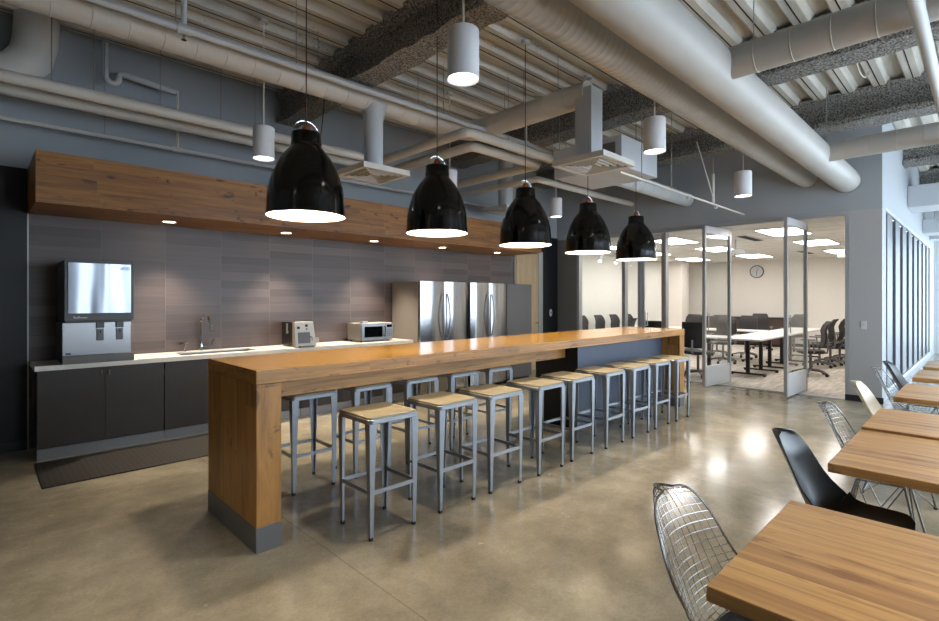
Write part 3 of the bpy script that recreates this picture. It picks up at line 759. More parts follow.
cabinet(1.425, 2.95, 2, 'charcoal two-door sink cabinet to the right of the left end cabinet', .685)
cabinet(2.955, 4.73, 3, 'charcoal base cabinet under the coffee machine and microwave')
t = empty('countertop', (2.5, 6.4, .83), 'white solid surface countertop along the back wall', 'countertop')
mb = MB(); s0, s1, t0, t1 = 1.62, 2.45, 6.22, 6.56
mb.box(.372, s0, 6.10, 6.698, .832, .878).box(s1, 4.74, 6.10, 6.698, .832, .878).box(s0, s1, 6.10, t0, .832, .878).box(s0, s1, t1, 6.698, .832, .878)
mb.build('slab', M['counter'], t, smooth=False)
t = empty('kitchen_sink', (2.03, 6.39, .70), 'undermount steel sink let into the white countertop', 'sink')
MB().box(s0, s1, t0, t1, .69, .70).box(s0, s0+.01, t0, t1, .70, .866).box(s1-.01, s1, t0, t1, .70, .866).box(s0+.01, s1-.01, t0, t0+.01, .70, .866).box(s0+.01, s1-.01, t1-.01, t1, .70, .866).build('basin', M['steel2'], t, smooth=False)
FX, FY = 1.93, 6.63
t = empty('kitchen_faucet', (FX, FY, .878), 'chrome gooseneck faucet behind the sink', 'faucet')
MB().lathe([(.03, 0), (.03, .012), (.02, .02), (.02, .12), (.014, .13)], (FX, FY, .878), 20, True).build('faucet_body', M['chrome'], t)
arc = [(FX, FY, .98), (FX, FY, 1.20)]+[(FX+.02*(1-math.cos(a)), FY-.11*(1-math.cos(a)), 1.20+.11*math.sin(a)) for a in [PI*i/10 for i in range(1, 10)]]
arc = [(FX+.12*(FY-p[1]), p[1], p[2]) for p in arc]
MB().tube(arc, .017, 10).build('spout', M['chrome'], t)
e = arc[-1]; MB().tube([e, (e[0]+.01, e[1]-.01, e[2]-.05), (e[0]+.02, e[1]-.02, e[2]-.12)], [.014, .017, .022], 12).build('spray_head', M['chrome'], t)
MB().tube([(FX+.02, FY, .93), (FX+.10, FY-.02, .94), (FX+.13, FY-.03, 1.02)], .009, 8).build('lever_handle', M['chrome'], t)
t = empty('soap_dispenser', (1.75, 6.62, .878), 'small chrome soap dispenser left of the gooseneck faucet', 'soap dispenser')
MB().lathe([(.02, 0), (.02, .01), (.011, .015), (.011, .10), (.02, .105), (.02, .12)], (1.75, 6.62, .878), 16, True).build('pump', M['chrome'], t)
MB().tube([(1.78, 6.62, .985), (1.66, 6.55, .985)], .011, 8).build('nozzle', M['chrome'], t)

# ice and water dispenser
IX0, IX1, IY0, IY1 = .575, 1.13, 6.12, 6.66
t = empty('ice_dispenser', ((IX0+IX1)/2, 6.4, .878), 'stainless steel ice and water dispenser at the left end of the counter', 'ice dispenser')
MB().box(IX0, IX1, IY0+.04, IY1, .878, 1.27).build('lower_body', M['steel2'], t, smooth=False, bevel=.004)
MB().box(IX0+.01, IX1+.01, IY0-.03, IY1, 1.29, 1.87).box(IX0+.02, IX1-.01, IY0+.02, IY1, 1.27, 1.29).build('upper_body', M['darkgrey'], t, smooth=False, bevel=.004)
MB().box(IX0+.035, IX1-.015, IY0-.040, IY0-.031, 1.36, 1.85).build('front_panel', M['mirror'], t, smooth=False, bevel=.003)
MB().box(IX0-.005, IX1+.015, IY0-.03, IY0+.04, .879, .955).build('drip_tray', M['tray'], t, smooth=False, bevel=.004)
for cx in (.87, 1.03):
    MB().box(cx-.032, cx+.032, IY0+.015, IY0+.041, 1.215, 1.27).build('chute', M['plasblack'], t, smooth=False, bevel=.003)
    d = MB().box(cx-.03, cx+.03, IY0+.028, IY0+.041, 1.09, 1.205).build('dispense_lever', M['greypl'], t, smooth=False, bevel=.006)
    MB().box(cx-.005, cx+.005, IY0+.02, IY0+.028, 1.165, 1.19).build('sensor', M['plasblack'], d, smooth=False)
mb = MB()
for q, (a, b, c_, d_) in enumerate(((1.022, 1.032, 1.795, 1.806), (1.036, 1.041, 1.79, 1.82), (1.041, 1.050, 1.803, 1.807), (1.050, 1.055, 1.79, 1.82),
        (1.060, 1.078, 1.815, 1.82), (1.060, 1.064, 1.805, 1.815), (1.060, 1.078, 1.802, 1.806), (1.074, 1.078, 1.793, 1.802), (1.060, 1.078, 1.79, 1.794),
        (1.084, 1.088, 1.79, 1.82), (1.088, 1.098, 1.815, 1.82), (1.088, 1.098, 1.79, 1.795), (1.098, 1.102, 1.79, 1.82))):
    mb.box(a, b, IY0-.0415, IY0-.0402, c_, d_)
mb.build('logo', M['ink'], t, smooth=False)
mb = MB(); rnd = random.Random(3); x = .655
for q in range(9):
    w = rnd.uniform(.006, .010); h = .022 if q in (0, 3) else rnd.uniform(.009, .012)
    mb.box(x, x+w, IY0-.032, IY0-.0302, 1.314, 1.314+h); x += w+.004
mb.build('lettering', M['silverink'], t, smooth=False)
MB().box(.60, .64, IY0+.036, IY0+.0395, .965, .98).build('badge', M['ink'], t, smooth=False)

# coffee machine
cx, cy = 3.04, 6.38
t = empty('coffee_machine', (cx, cy, .878), 'silver-fronted black coffee machine on the countertop', 'coffee machine')
MB().box(cx-.13, cx+.13, cy-.13, cy+.22, .90, 1.20).build('housing', M['plasblack'], t, smooth=False, bevel=.01)
f0 = cy-.19
MB().hexa([(cx-.14, f0-.03, .885), (cx+.15, f0-.03, .885), (cx+.15, cy-.12, .885), (cx-.14, cy-.12, .885)],
          [(cx-.14, f0+.01, 1.205), (cx+.12, f0+.01, 1.205), (cx+.12, cy-.12, 1.205), (cx-.14, cy-.12, 1.205)]).build('front_panel', M['coffeew'], t, smooth=False, bevel=.006)
MB().hexa([(cx-.10, f0-.034, .93), (cx+.06, f0-.034, .93), (cx+.06, f0-.02, .93), (cx-.10, f0-.02, .93)],
          [(cx-.10, f0-.016, 1.07), (cx+.06, f0-.016, 1.07), (cx+.06, f0-.002, 1.07), (cx-.10, f0-.002, 1.07)]).build('cup_bay', M['greypl'], t, smooth=False)
MB().box(cx-.10, cx+.09, f0-.09, f0-.025, .878, .90).build('drip_tray', M['greypl'], t, smooth=False, bevel=.003)
for (dx, dz) in ((-.09, 1.13), (.02, 1.155), (.02, 1.11)):
    q = f0+.012-.04*(1.205-dz)/.32
    MB().tube([(cx+dx, q-.012, dz), (cx+dx, q+.004, dz)], .018 if dz != 1.11 else .009, 12).build('knob', M['plasblack'], t)
MB().tube([(cx+.06, f0-.012, 1.02), (cx+.075, f0-.05, 1.0), (cx+.075, f0-.05, .96)], .006, 6).build('spout', M['chrome'], t)
MB().box(cx+.15, cx+.20, f0+.0, f0+.10, .93, .99).build('side_tank', M['coffeew'], t, smooth=False, bevel=.006)
MB().box(cx-.155, cx-.14, cy+.0, cy+.03, 1.05, 1.18).box(cx-.141, cx-.12, cy+.0, cy+.03, 1.06, 1.08).build('handle', M['coffeew'], t, smooth=False)

# microwave
x0, x1, y0, y1 = 3.93, 4.48, 6.27, 6.64
t = empty('microwave_oven', ((x0+x1)/2, 6.4, .878), 'silver microwave oven at the right end of the countertop', 'microwave')
MB().box(x0, x1, y0+.02, y1, .895, 1.145).build('casing', M['coffeew'], t, smooth=False, bevel=.006)
for (fx, fy) in ((x0+.04, y0+.06), (x1-.04, y0+.06), (x0+.04, y1-.04), (x1-.04, y1-.04)):
    MB().cyl((fx, fy, .878), .014, .018, 10).build('foot', M['plasblack'], t)
d = MB().box(x0+.005, x1-.13, y0-.006, y0+.019, .90, 1.142).build('door', M['steel2'], t, smooth=False, bevel=.004)
MB().box(x0+.055, x1-.19, y0-.009, y0-.0055, .945, 1.10).build('door_window', M['screen'], d, smooth=False)
MB().tube([(x1-.155, y0-.004, 1.10), (x1-.155, y0-.035, 1.08), (x1-.155, y0-.035, .97), (x1-.155, y0-.004, .95)], .008, 8).build('handle', M['plasblack'], d)
c = MB().box(x1-.125, x1-.005, y0-.006, y0+.019, .90, 1.142).build('control_panel', M['steel2'], t, smooth=False, bevel=.003)
MB().box(x1-.11, x1-.02, y0-.009, y0-.0055, 1.08, 1.12).build('display', M['screen'], c, smooth=False)
for i in range(3):
    for j in range(4):
        MB().box(x1-.108+i*.03, x1-.086+i*.03, y0-.009, y0-.0055, .95+j*.03, .967+j*.03).build('button', M['greypl'], c, smooth=False)
t = empty('paper_packet', (4.04, 6.38, 1.145), 'small white packet lying on the microwave', 'packet')
MB().box(4.00, 4.09, 6.34, 6.42, 1.146, 1.175).build('packet_body', M['white'], t, smooth=False, bevel=.004)
MB().box(3.997, 4.093, 6.337, 6.423, 1.158, 1.166).build('packet_band', M['coffeew'], t, smooth=False)

# anti-fatigue mat
o = MB()
o.box(.36, 2.05, 5.2, 6.03, .001, .012)
tag(o.build('floor_mat', M['mat'], smooth=False, bevel=.004), 'dark perforated rubber floor mat lying in front of the counter', 'mat')

# ---------------------------------------------------------------- refrigerators
def fridge(x0, x1, label, side):
    FY0 = 5.95
    t = empty('refrigerator', ((x0+x1)/2, 6.3, 0), label, 'refrigerator', 'french-door refrigerators beside the counter')
    MB().box(x0, x1, FY0+.07, 6.68, .03, 1.755).build('casing', M[side], t, smooth=False, bevel=.004)
    MB().box(x0+.03, x1-.03, FY0+.09, 6.6, .001, .03).build('plinth', M['dark'], t, smooth=False)
    xm = (x0+x1)/2
    def bowed(a, b, z0, z1, nm_):
        mb = MB(); n = 10; vs = []
        for i in range(n+1):
            u = i/n; x = a+(b-a)*u; y = FY0+.012-.022*math.sin(PI*u)**.6
            vs += [(x, y, z0), (x, y, z1), (x, FY0+.062, z0), (x, FY0+.062, z1)]
        fs = []
        for i in range(n):
            q = i*4
            fs += [(q, q+4, q+5, q+1), (q+2, q+3, q+7, q+6), (q+1, q+5, q+7, q+3), (q, q+2, q+6, q+4)]
        fs += [(0, 1, 3, 2), (n*4, n*4+2, n*4+3, n*4+1)]
        return mb.add(vs, fs).build(nm_, M['steel'], t)
    for (a, b, hx) in ((x0+.004, xm-.003, xm-.045), (xm+.003, x1-.004, xm+.045)):
        d = bowed(a, b, .68, 1.77, 'door')
        pts = [(hx, FY0-.005, 1.58)]+[(hx+(-1 if hx < xm else 1)*.018*math.sin(PI*i/8), FY0-.02-.04*math.sin(PI*i/8), 1.56-.66*i/8) for i in range(9)]+[(hx, FY0-.005, .88)]
        MB().tube(pts, .012, 8).build('handle', M['steel2'], d)
    d = bowed(x0+.004, x1-.004, .07, .67, 'freezer_drawer')
    MB().tube([(x0+.1, FY0-.005, .60), (x0+.13, FY0-.055, .60), (x1-.13, FY0-.055, .60), (x1-.1, FY0-.005, .60)], .012, 8).build('handle', M['chrome'], d)
fridge(4.76, 5.72, 'stainless french-door refrigerator next to the microwave', 'fridgeside')
fridge(5.81, 6.70, 'stainless french-door refrigerator next to the dark grey tall cabinet', 'darkgrey')
t = empty('tall_cabinet', (7.05, 6.3, 0), 'plain dark grey tall cabinet to the right of the refrigerators', 'cabinet')
MB().box(6.71, 7.40, 5.98, 6.69, .08, 1.77).build('body', M['darkgrey'], t, smooth=False, bevel=.003)
MB().box(6.712, 7.398, 5.955, 5.979, .085, 1.768).build('door', M['darkgrey'], t, smooth=False, bevel=.002)
MB().box(6.75, 7.38, 6.0, 6.68, 0, .08).build('plinth', M['dark'], t, smooth=False)
for x in (7.05, 7.12):
    MB().box(x-.012, x+.012, 5.945, 5.955, .78, .86).build('switch', M['plasblack'] if x < 7.1 else M['greypl'], t, smooth=False)

# ---------------------------------------------------------------- communal bar
BX0, BX1, BY0, BY1 = 1.17, 7.14, 3.0, 3.87
t = empty('bar_table', (BX0, BY0, 0), 'long communal bar-height table of knotty oak with thick end legs', 'table')
MB().box(BX0, BX1, BY0, BY1, .995, 1.078).build('tabletop', [M['barwood']], t, smooth=False, bevel=.003)
tt = t.children[0]
# front and back edges of the top show their own boards
me = tt.data; me.materials.append(M['barface'])
for p in me.polygons:
    if abs(p.normal.z) < .5: p.material_index = 1
for (a, b) in ((BX0, BX0+.153), (BX1-.153, BX1)):
    MB().box(a+.002, b, BY0+.002, BY1-.002, .15, .994).build('leg', M['barleg'], t, smooth=False, bevel=.003)
    MB().box(a, b+.002, BY0, BY1, .0, .149).build('leg_shoe', M['alubase'], t, smooth=False, bevel=.002)
MB().box(BX0+.156, 4.87, 3.42, 3.50, .823, .994).build('apron', M['barface'], t, smooth=False, bevel=.003)
t2 = MB().box(4.88, 6.98, 3.26, 3.862, .04, .993).box(4.92, 6.98, 3.30, 3.83, .0, .04).build('base_cabinet', M['bluebase'], t, smooth=False)
me = t2.data; me.materials.append(M['black'])
for p in me.polygons:
    if p.normal.x < -.5: p.material_index = 1

# ---------------------------------------------------------------- bar stools
def stool():
    t = empty('bar_stool', (0, 0, 0), 'x', 'bar stool', 'brushed aluminium bar stools')
    h = .195; r = .035
    def rr(h, r, n=5):
        out = []
        for (cx, cy, a0) in ((h-r, h-r, 0), (-h+r, h-r, PI/2), (-h+r, -h+r, PI), (h-r, -h+r, 1.5*PI)):
            for i in range(n+1): out.append((cx+r*math.cos(a0+PI/2*i/n), cy+r*math.sin(a0+PI/2*i/n)))
        return out
    MB().prism(rr(h, r), .722, .752).build('seat_frame', M['alu'], t, bevel=.004)
    # dished ash seat
    k = 6; mb = MB(); outer = rr(h-.007, r-.004)
    vs = []; nn = len(outer)
    for (s, z) in ((1.0, .752), (.995, .7635), (.96, .766), (.7, .762), (.35, .757), (.02, .755)):
        vs += [(x*s, y*s, z) for x, y in outer]
    fs = []
    for i in range(5):
        for j in range(nn): fs.append((i*nn+j, i*nn+(j+1) % nn, (i+1)*nn+(j+1) % nn, (i+1)*nn+j))
    fs.append(tuple(5*nn+j for j in range(nn)))
    mb.add(vs, fs).build('seat', M['seatwood'], t, angle=50)
    for sx in (-1, 1):
        for sy in (-1, 1):
            # leg: tapering corner angle, wide at the top
            mb = MB(); th = .006
            def ring(z, c, w):
                return [(sx*c, sy*c, z), (sx*(c-w), sy*c, z), (sx*(c-w), sy*(c-th), z), (sx*(c-th), sy*(c-th), z), (sx*(c-th), sy*(c-w), z), (sx*c, sy*(c-w), z)]
            rgs = [ring(.724, .190, .055), ring(.66, .189, .050), ring(.35, .184, .035), ring(.02, .178, .024)]
            vs = [p for r_ in rgs for p in r_]; fs = []
            for i in range(3):
                for j in range(6): fs.append((i*6+j, i*6+(j+1) % 6, (i+1)*6+(j+1) % 6, (i+1)*6+j))
            fs += [(0, 1, 2, 3, 4, 5), (18, 19, 20, 21, 22, 23)]
            lg = mb.add(vs, fs).build('leg', M['alu'], t, smooth=False)
            MB().box(sx*.167-.010, sx*.167+.010, sy*.167-.010, sy*.167+.010, .0, .022).build('glide', M['plasblack'], lg, smooth=False)
    c = .181
    for (a, b) in (((-1, -1), (1, -1)), ((1, -1), (1, 1)), ((1, 1), (-1, 1)), ((-1, 1), (-1, -1))):
        xs = sorted((a[0]*c, b[0]*c)); ys = sorted((a[1]*c, b[1]*c))
        if xs[0] == xs[1]:
            q = sorted((xs[0], xs[0]-math.copysign(.014, xs[0]))); MB().box(q[0], q[1], ys[0]+.008, ys[1]-.008, .283, .307).build('stretcher', M['alu'], t, smooth=False)
        else:
            q = sorted((ys[0], ys[0]-math.copysign(.014, ys[0]))); MB().box(xs[0]+.008, xs[1]-.008, q[0], q[1], .283, .307).build('stretcher', M['alu'], t, smooth=False)
    return t
st = stool(); first = True
ordn = ['first', 'second', 'third', 'fourth', 'fifth', 'sixth', 'seventh', 'eighth', 'ninth']
def put(x, y, lb, grp, rz=0):
    global first
    o = st if first else copy_tree(st); first = False
    o.location = (x, y, 0); o.rotation_euler = (0, 0, rz); o['label'] = lb; o['group'] = grp
for i in range(9):
    lb = f'aluminium bar stool with pale seat, {ordn[i]} from the left in the near row'
    put(1.915+.55*i+(.0, .02, -.01, .01, -.02, 0, .01, 0, -.01)[i], 2.845+(.0, .01, 0, -.01, .01, 0, 0, .01, 0)[i], lb, 'bar stools on the near side of the bar', (.0, .02, -.03, .01, 0, .02, -.01, 0, 0)[i])
for i in range(5):
    lb = f'aluminium bar stool on the counter side of the bar, {ordn[i]} from the left'
    put(1.895+.54*i, 3.87, lb, 'bar stools on the far side of the bar', 0)

# ---------------------------------------------------------------- pendants over the bar
def pendant(x, y, zb, label):
    t = empty('pendant_lamp', (x, y, zb), label, 'pendant lamp', 'black bell pendants over the bar')
    out = [(a_, b_*.965) for a_, b_ in [(.276, 0), (.272, .05), (.268, .16), (.248, .26), (.218, .35), (.170, .44), (.122, .50), (.106, .52), (.104, .61), (.098, .625), (.03, .632)]]
    # smooth the outline
    def smooth(p, it=2):
        for _ in range(it):
            q = [p[0]]
            for a, b in zip(p, p[1:]): q += [(a[0]*.75+b[0]*.25, a[1]*.75+b[1]*.25), (a[0]*.25+b[0]*.75, a[1]*.25+b[1]*.75)]
            p = q+[p[-1]]
        return p
    o2 = smooth(out)
    sh = MB().lathe(o2, (x, y, zb), 48).build('lamp_shade', M['shade'], t)
    inn = [(r-.004, z-(.004 if z > .1 else 0)) for r, z in o2 if r > .09]
    MB().lathe([(o2[0][0], -.0005)]+inn+[(.001, inn[-1][1])], (x, y, zb), 48).build('shade_lining', M['shadein'], sh)
    MB().lathe([(.1045, .512), (.1075, .516), (.1075, .53), (.1045, .534)], (x, y, zb), 32).build('neck_ring', M['shade'], t)
    MB().tube([(x+.098*math.cos(a), y, zb+.60+.088*math.sin(a)) for a in [PI*i/16 for i in range(17)]], .0024, 6).build('handle_loop', M['chrome'], t)
    MB().lathe([(.028, 0), (.03, .03), (.02, .05), (.006, .06)], (x, y, zb+.608), 20, True).build('socket_cap', M['copper'], t)
    MB().tube([(x, y, zb+.66), (x, y, DK-.03)], .0045, 6).build('cable', M['cable'], t)
    MB().lathe([(.05, 0), (.05, .035), (.01, .04)], (x, y, DK-.045), 20, True).build('canopy', M['ductblue'], t)
    MB().tube([(x, y, zb+.61), (x, y, zb+.46)], .022, 12).build('socket', M['white'], t)
    MB().ball((x, y, zb+.40), .055, 8).build('bulb', M['bulb'], t)
    pl = bpy.data.lights.new('pendant_light', 'SPOT'); pl.energy = 75; pl.color = (1, .83, .62); pl.shadow_soft_size = .07
    pl.spot_size = math.radians(170); pl.spot_blend = .4
    po = bpy.data.objects.new('pendant_light', pl); COL.objects.link(po); po.parent = t; po.location = (0, 0, .30)
for i, (x, zb) in enumerate(((1.70, 2.095), (2.94, 2.085), (4.17, 2.07), (5.37, 2.07), (6.58, 2.05))):
    pendant(x, 3.44, zb, f'glossy black bell pendant lamp above the bar, {od[i]} from the left')

def cyl_lamp(x, y, zb, label):
    t = empty('cylinder_pendant', (x, y, zb), label, 'pendant light', 'white cylinder downlights')
    MB().lathe([(.090, .012), (.10, 0), (.10, .305), (.095, .31), (.001, .311)], (x, y, zb), 40).build('housing', M['cyl'], t)
    MB().cyl((x, y, zb+.010), .088, .004, 32).build('lens', M['lens'], t)
    MB().tube([(x, y, zb+.31), (x, y, DK-.02)], .008, 8).build('stem', M['pipe'], t)
    MB().cyl((x, y, DK-.03), .045, .03, 20).build('canopy', M['pipe'], t)
    sl = bpy.data.lights.new('cylinder_beam', 'SPOT'); sl.energy = 85; sl.spot_size = math.radians(84); sl.spot_blend = .6
    sl.color = (1, .86, .68); sl.shadow_soft_size = .08
    so = bpy.data.objects.new('cylinder_beam', sl); COL.objects.link(so); so.parent = t; so.location = (0, 0, -.01)
for (x, y, z, lb) in ((2.19, 2.31, 2.88, 'white cylinder light hanging in front, top centre of the photo'), (2.02, 4.99, 2.88, 'white cylinder light left of the first black pendant'),
                      (4.555, 2.195, 2.88, 'white cylinder light above the last black pendant'), (6.95, 2.18, 2.80, 'white cylinder light above the open glass doors'),
                      (6.98, 5.09, 2.88, 'small white cylinder light between the third and fourth black pendants'),
                      (4.51, 5.02, 2.90, 'white cylinder light tucked behind the second black pendant'), (-.19, 2.25, 2.88, 'white cylinder light added out of view, continuing the front row, lighting the bar leg'),  # last one added out of view at row spacing, lights leg and floor
                      (1.6, -.5, 2.88, 'unseen white cylinder light added to brighten the nearest oak table'), (3.6, -.5, 2.88, 'unseen white cylinder light added to brighten the second oak table'),  # unseen lamps from here on, added to brighten the oak tables
                      (5.6, -.5, 2.88, 'unseen white cylinder light added to brighten the cream chair table')):
    cyl_lamp(x, y, z, lb)

# ---------------------------------------------------------------- ducts and pipes
def duct(name, label, pts, r, m='duct', seams=.26, cat='duct', n=28, bend=0, sh_=.0035):
    """round duct with raised seams"""
    P = [Vector(p) for p in pts]
    if bend:                                   # round the corners
        Q = [P[0]]
        for a, b, c in zip(P, P[1:], P[2:]):
            d1 = (a-b).normalized()*bend; d2 = (c-b).normalized()*bend
            for i in range(9):
                u = i/8; Q.append((b+d1)*(1-u)**2+b*2*u*(1-u)+(b+d2)*u*u)
        Q.append(P[-1]); P = Q
    pp, rs = [], []
    for a, b in zip(P, P[1:]):
        ln = (b-a).length; pp.append(a); rs.append(r)
        if seams and ln > seams*1.5:
            k = int(ln/seams)
            for i in range(1, k):
                c = a+(b-a)*(i/k); d = (b-a).normalized()
                for (o_, rr_) in ((-.005, r), (-.002, r+sh_), (.002, r+sh_), (.005, r)): pp.append(c+d*o_); rs.append(rr_)
    pp.append(P[-1]); rs.append(r)
    return MB().tube(pp, rs, n)
def one(name, label, mb, m='duct', cat='duct', group=None):
    return tag(mb.build(name, M[m], angle=40), label, cat, group)
def rods(parent, pts, ztop=DK-.001, r=.005):
    for (x, y, z) in pts: MB().tube([(x, y, z), (x, y, ztop)], r, 5).build('hanger_rod', M['rod'], parent)

# big duct and its spiral neighbour run to the meeting room wall
t = empty('air_duct', (1, 1.48, 3.245), 'widest smooth white duct running over the tables to the far wall', 'duct')
duct('', '', [(-3, 1.48, 3.245), (9.22, 1.48, 3.245)], .170, seams=0, n=48).build('duct_pipe', M['ductbig'], t, angle=40)
duct('', '', [(4.04, 1.40, 3.26), (4.04, -3.15, 3.26)], .115, seams=.22).build('branch_duct', M['ductbig'], t, angle=40)
duct('', '', [(7.30, 1.40, 3.26), (7.30, -3.15, 3.26)], .115, seams=.22).build('branch_duct', M['ductbig'], t, angle=40)
rods(t, [(x, 1.48, 3.40) for x in (-1, 2.5, 5.0, 7.9)])
t = empty('spiral_duct', (1, 1.99, 3.37), 'narrower spiral-seamed duct beside the widest ceiling duct', 'duct')
duct('', '', [(-3, 1.99, 3.37), (9.22, 1.99, 3.37)], .142, seams=.07, n=36, sh_=.0012).build('duct_pipe', M['ductbig'], t, angle=40)
rods(t, [(x, 1.99, 3.50) for x in (-1.1, 2.2, 4.6, 7.0)])
# main duct over the kitchen
t = empty('round_duct', (1, 4.8, 3.71), 'long round duct above the kitchen counter with a branch over the bar', 'duct')
duct('', '', [(-3, 4.8, 3.71), (4.70, 4.8, 3.71), (4.70, 3.0, 3.71)], .130, seams=.24, bend=.22).build('duct_pipe', M['duct'], t, angle=40)
rods(t, [(x, 4.8, 3.82) for x in (.4, 1.2, 2.5, 3.8)]+[(4.7, 3.4, 3.82), (4.7, 3.9, 3.82)])
MB().lathe([(.15, .78), (.105, .60), (.105, 0)], (3.17, 4.8, 2.88), 28).build('drop_duct', M['ductblue'], t)
MB().box(4.59, 4.81, 2.90, 3.10, 2.92, 3.74).build('drop_duct', M['ductblue'], t, smooth=False, bevel=.004)
MB().tube([(.415, 6.50, 4.24), (.405, 6.50, 4.0), (.37, 6.50, 3.84), (.27, 6.50, 3.70), (.10, 6.50, 3.62), (-.2, 6.50, 3.60), (-1.5, 6.50, 3.60)], .175, 28).build('elbow_duct', M['duct'], t, angle=40)
def diffuser(x, y, z, s, label):
    t = empty('ceiling_diffuser', (x, y, z), label, 'air diffuser', 'square air diffusers')
    MB().box(x-s+.02, x+s-.02, y-s+.02, y+s-.02, z+.03, z+.045).build('back_pan', M['dark'], t, smooth=False)
    mb = MB()
    def frame(a, w, z0, z1):
        mb.box(x-a, x+a, y-a, y-a+w, z0, z1).box(x-a, x+a, y+a-w, y+a, z0, z1).box(x-a, x-a+w, y-a+w, y+a-w, z0, z1).box(x+a-w, x+a, y-a+w, y+a-w, z0, z1)
    frame(s, .05, z-.012, z-.001); frame(s-.004, .008, z-.001, z+.046)
    mb.build('frame', M['pipe'], t, smooth=False)
    mb = MB()
    for a in (s*.74, s*.56, s*.38, s*.20): frame(a, .016, z-.010, z+.012)
    mb.build('louvres', M['pipe'], t, smooth=False)
diffuser(3.14, 4.78, 2.875, .30, 'square white air diffuser under the drop duct above the oak soffit')
diffuser(4.66, 2.92, 2.91, .31, 'square white air diffuser between the third and fourth black pendants')
diffuser(6.62, 5.91, 3.04, .31, 'square white air diffuser farthest back, beyond the third black pendant')
t = empty('drop_duct', (6.62, 5.91, 3.08), 'vertical round duct feeding the farthest air diffuser', 'duct')
MB().lathe([(.125, 0), (.125, 1.05)], (6.62, 5.91, 3.09), 28, True).build('duct_pipe', M['ductblue'], t)
# air handling unit
t = empty('air_handling_unit', (6.0, 3.6, 3.1), 'white box air handling unit hung behind the fourth pendant', 'air unit')
MB().box(5.52, 6.45, 3.07, 4.06, 3.10, 3.48).build('casing', M['ductblue'], t, smooth=False, bevel=.01)
MB().box(5.505, 5.519, 3.15, 3.5, 3.2, 3.4).build('panel', M['darkgrey'], t, smooth=False)
duct('', '', [(6.46, 3.82, 3.29), (9.2, 3.82, 3.29)], .12, seams=.3).build('supply_duct', M['ductblue'], t)
rods(t, [(x, y, 3.45) for x in (5.57, 6.4) for y in (3.12, 4.01)])
# insulated pipe pair with bends
pa = duct('', '', [(-3, 5.85, 3.40), (3.98, 5.85, 3.40), (3.98, 4.15, 3.40), (9.2, 4.15, 3.40)], .055, seams=0, bend=.10, n=16)
t = one('insulated_pipe', 'upper white insulated pipe that doglegs above the oak soffit', pa, 'pipe', 'pipe')
rods(t, [(x, 5.85, 3.43) for x in (.1, .78, 1.9, 3.0)]+[(x, 4.15, 3.43) for x in (4.7, 5.6, 6.6)])
pb = duct('', '', [(-3, 6.19, 3.40), (4.40, 6.19, 3.40), (4.40, 4.48, 3.40), (5.72, 4.48, 3.40), (5.72, 6.2, 3.40)], .06, seams=0, bend=.10, n=16)
t = one('insulated_pipe', 'lower white insulated pipe that doglegs beside its twin', pb, 'pipe', 'pipe')
rods(t, [(x, 6.19, 3.43) for x in (.5, 1.4, 2.4)]+[(5.0, 4.48, 3.43)])
pc = duct('', '', [(9.2, 4.9, 3.36), (6.2, 4.9, 3.36), (6.2, 6.6, 3.36)], .05, seams=0, bend=.10, n=14)
t = one('insulated_pipe', 'white pipe bending behind the third black pendant', pc, 'pipe', 'pipe')
rods(t, [(x, 4.9, 3.39) for x in (7.0, 8.2)])
# sprinkler main in front of the round duct
t = empty('sprinkler_pipe', (1, 4.45, 3.636), 'thin white sprinkler pipe along the near side of the round duct', 'sprinkler pipe')
MB().tube([(-3, 4.45, 3.636), (9.23, 4.45, 3.636)], .028, 12).build('main_pipe', M['ductblue'], t)
for x in (1.17, 5.4):
    tee = MB().tube([(x-.05, 4.45, 3.636), (x+.05, 4.45, 3.636)], .042, 12).tube([(x, 4.45, 3.64), (x, 4.45, DK-.12)], .022, 10).build('riser', M['ductblue'], t)
    MB().lathe([(.008, -.05), (.02, -.05), (.02, -.045), (.01, -.04), (.012, 0)], (x, 4.45, 3.60), 12).build('sprinkler_head', M['chrome'], tee)
rods(t, [(x, 4.45, 3.66) for x in (.2, 2.1, 3.9)])
t = empty('sprinkler_pipe', (1, 6.35, 3.18), 'thin white sprinkler pipe along the blue-grey wall above the soffit', 'sprinkler pipe')
MB().tube([(-3, 6.45, 3.20), (8.6, 6.45, 3.20)], .02, 10).build('main_pipe', M['pipe'], t)
MB().tube([(1.63, 6.45, 3.2), (1.63, 6.45, 3.85)], .014, 8).tube([(1.58, 6.45, 3.2), (1.68, 6.45, 3.2)], .03, 10).build('riser', M['pipe'], t)
rods(t, [(x, 6.45, 3.21) for x in (.95, 2.6, 4.1)])
t = empty('drain_pipe', (1.1, 6.55, 3.8), 'white drain pipe with a curved trap on the wall above the soffit', 'pipe')
MB().tube([(.96, 6.5, 4.2), (.96, 6.5, 3.86)]+[(.96+.06*(1-math.cos(a)), 6.5, 3.86-.07*math.sin(a)) for a in [PI*i/8 for i in range(1, 9)]]+[(1.09, 6.5, 3.90), (1.15, 6.5, 3.91), (1.65, 6.5, 3.86)], .032, 12).build('pipe_run', M['ductblue'], t)
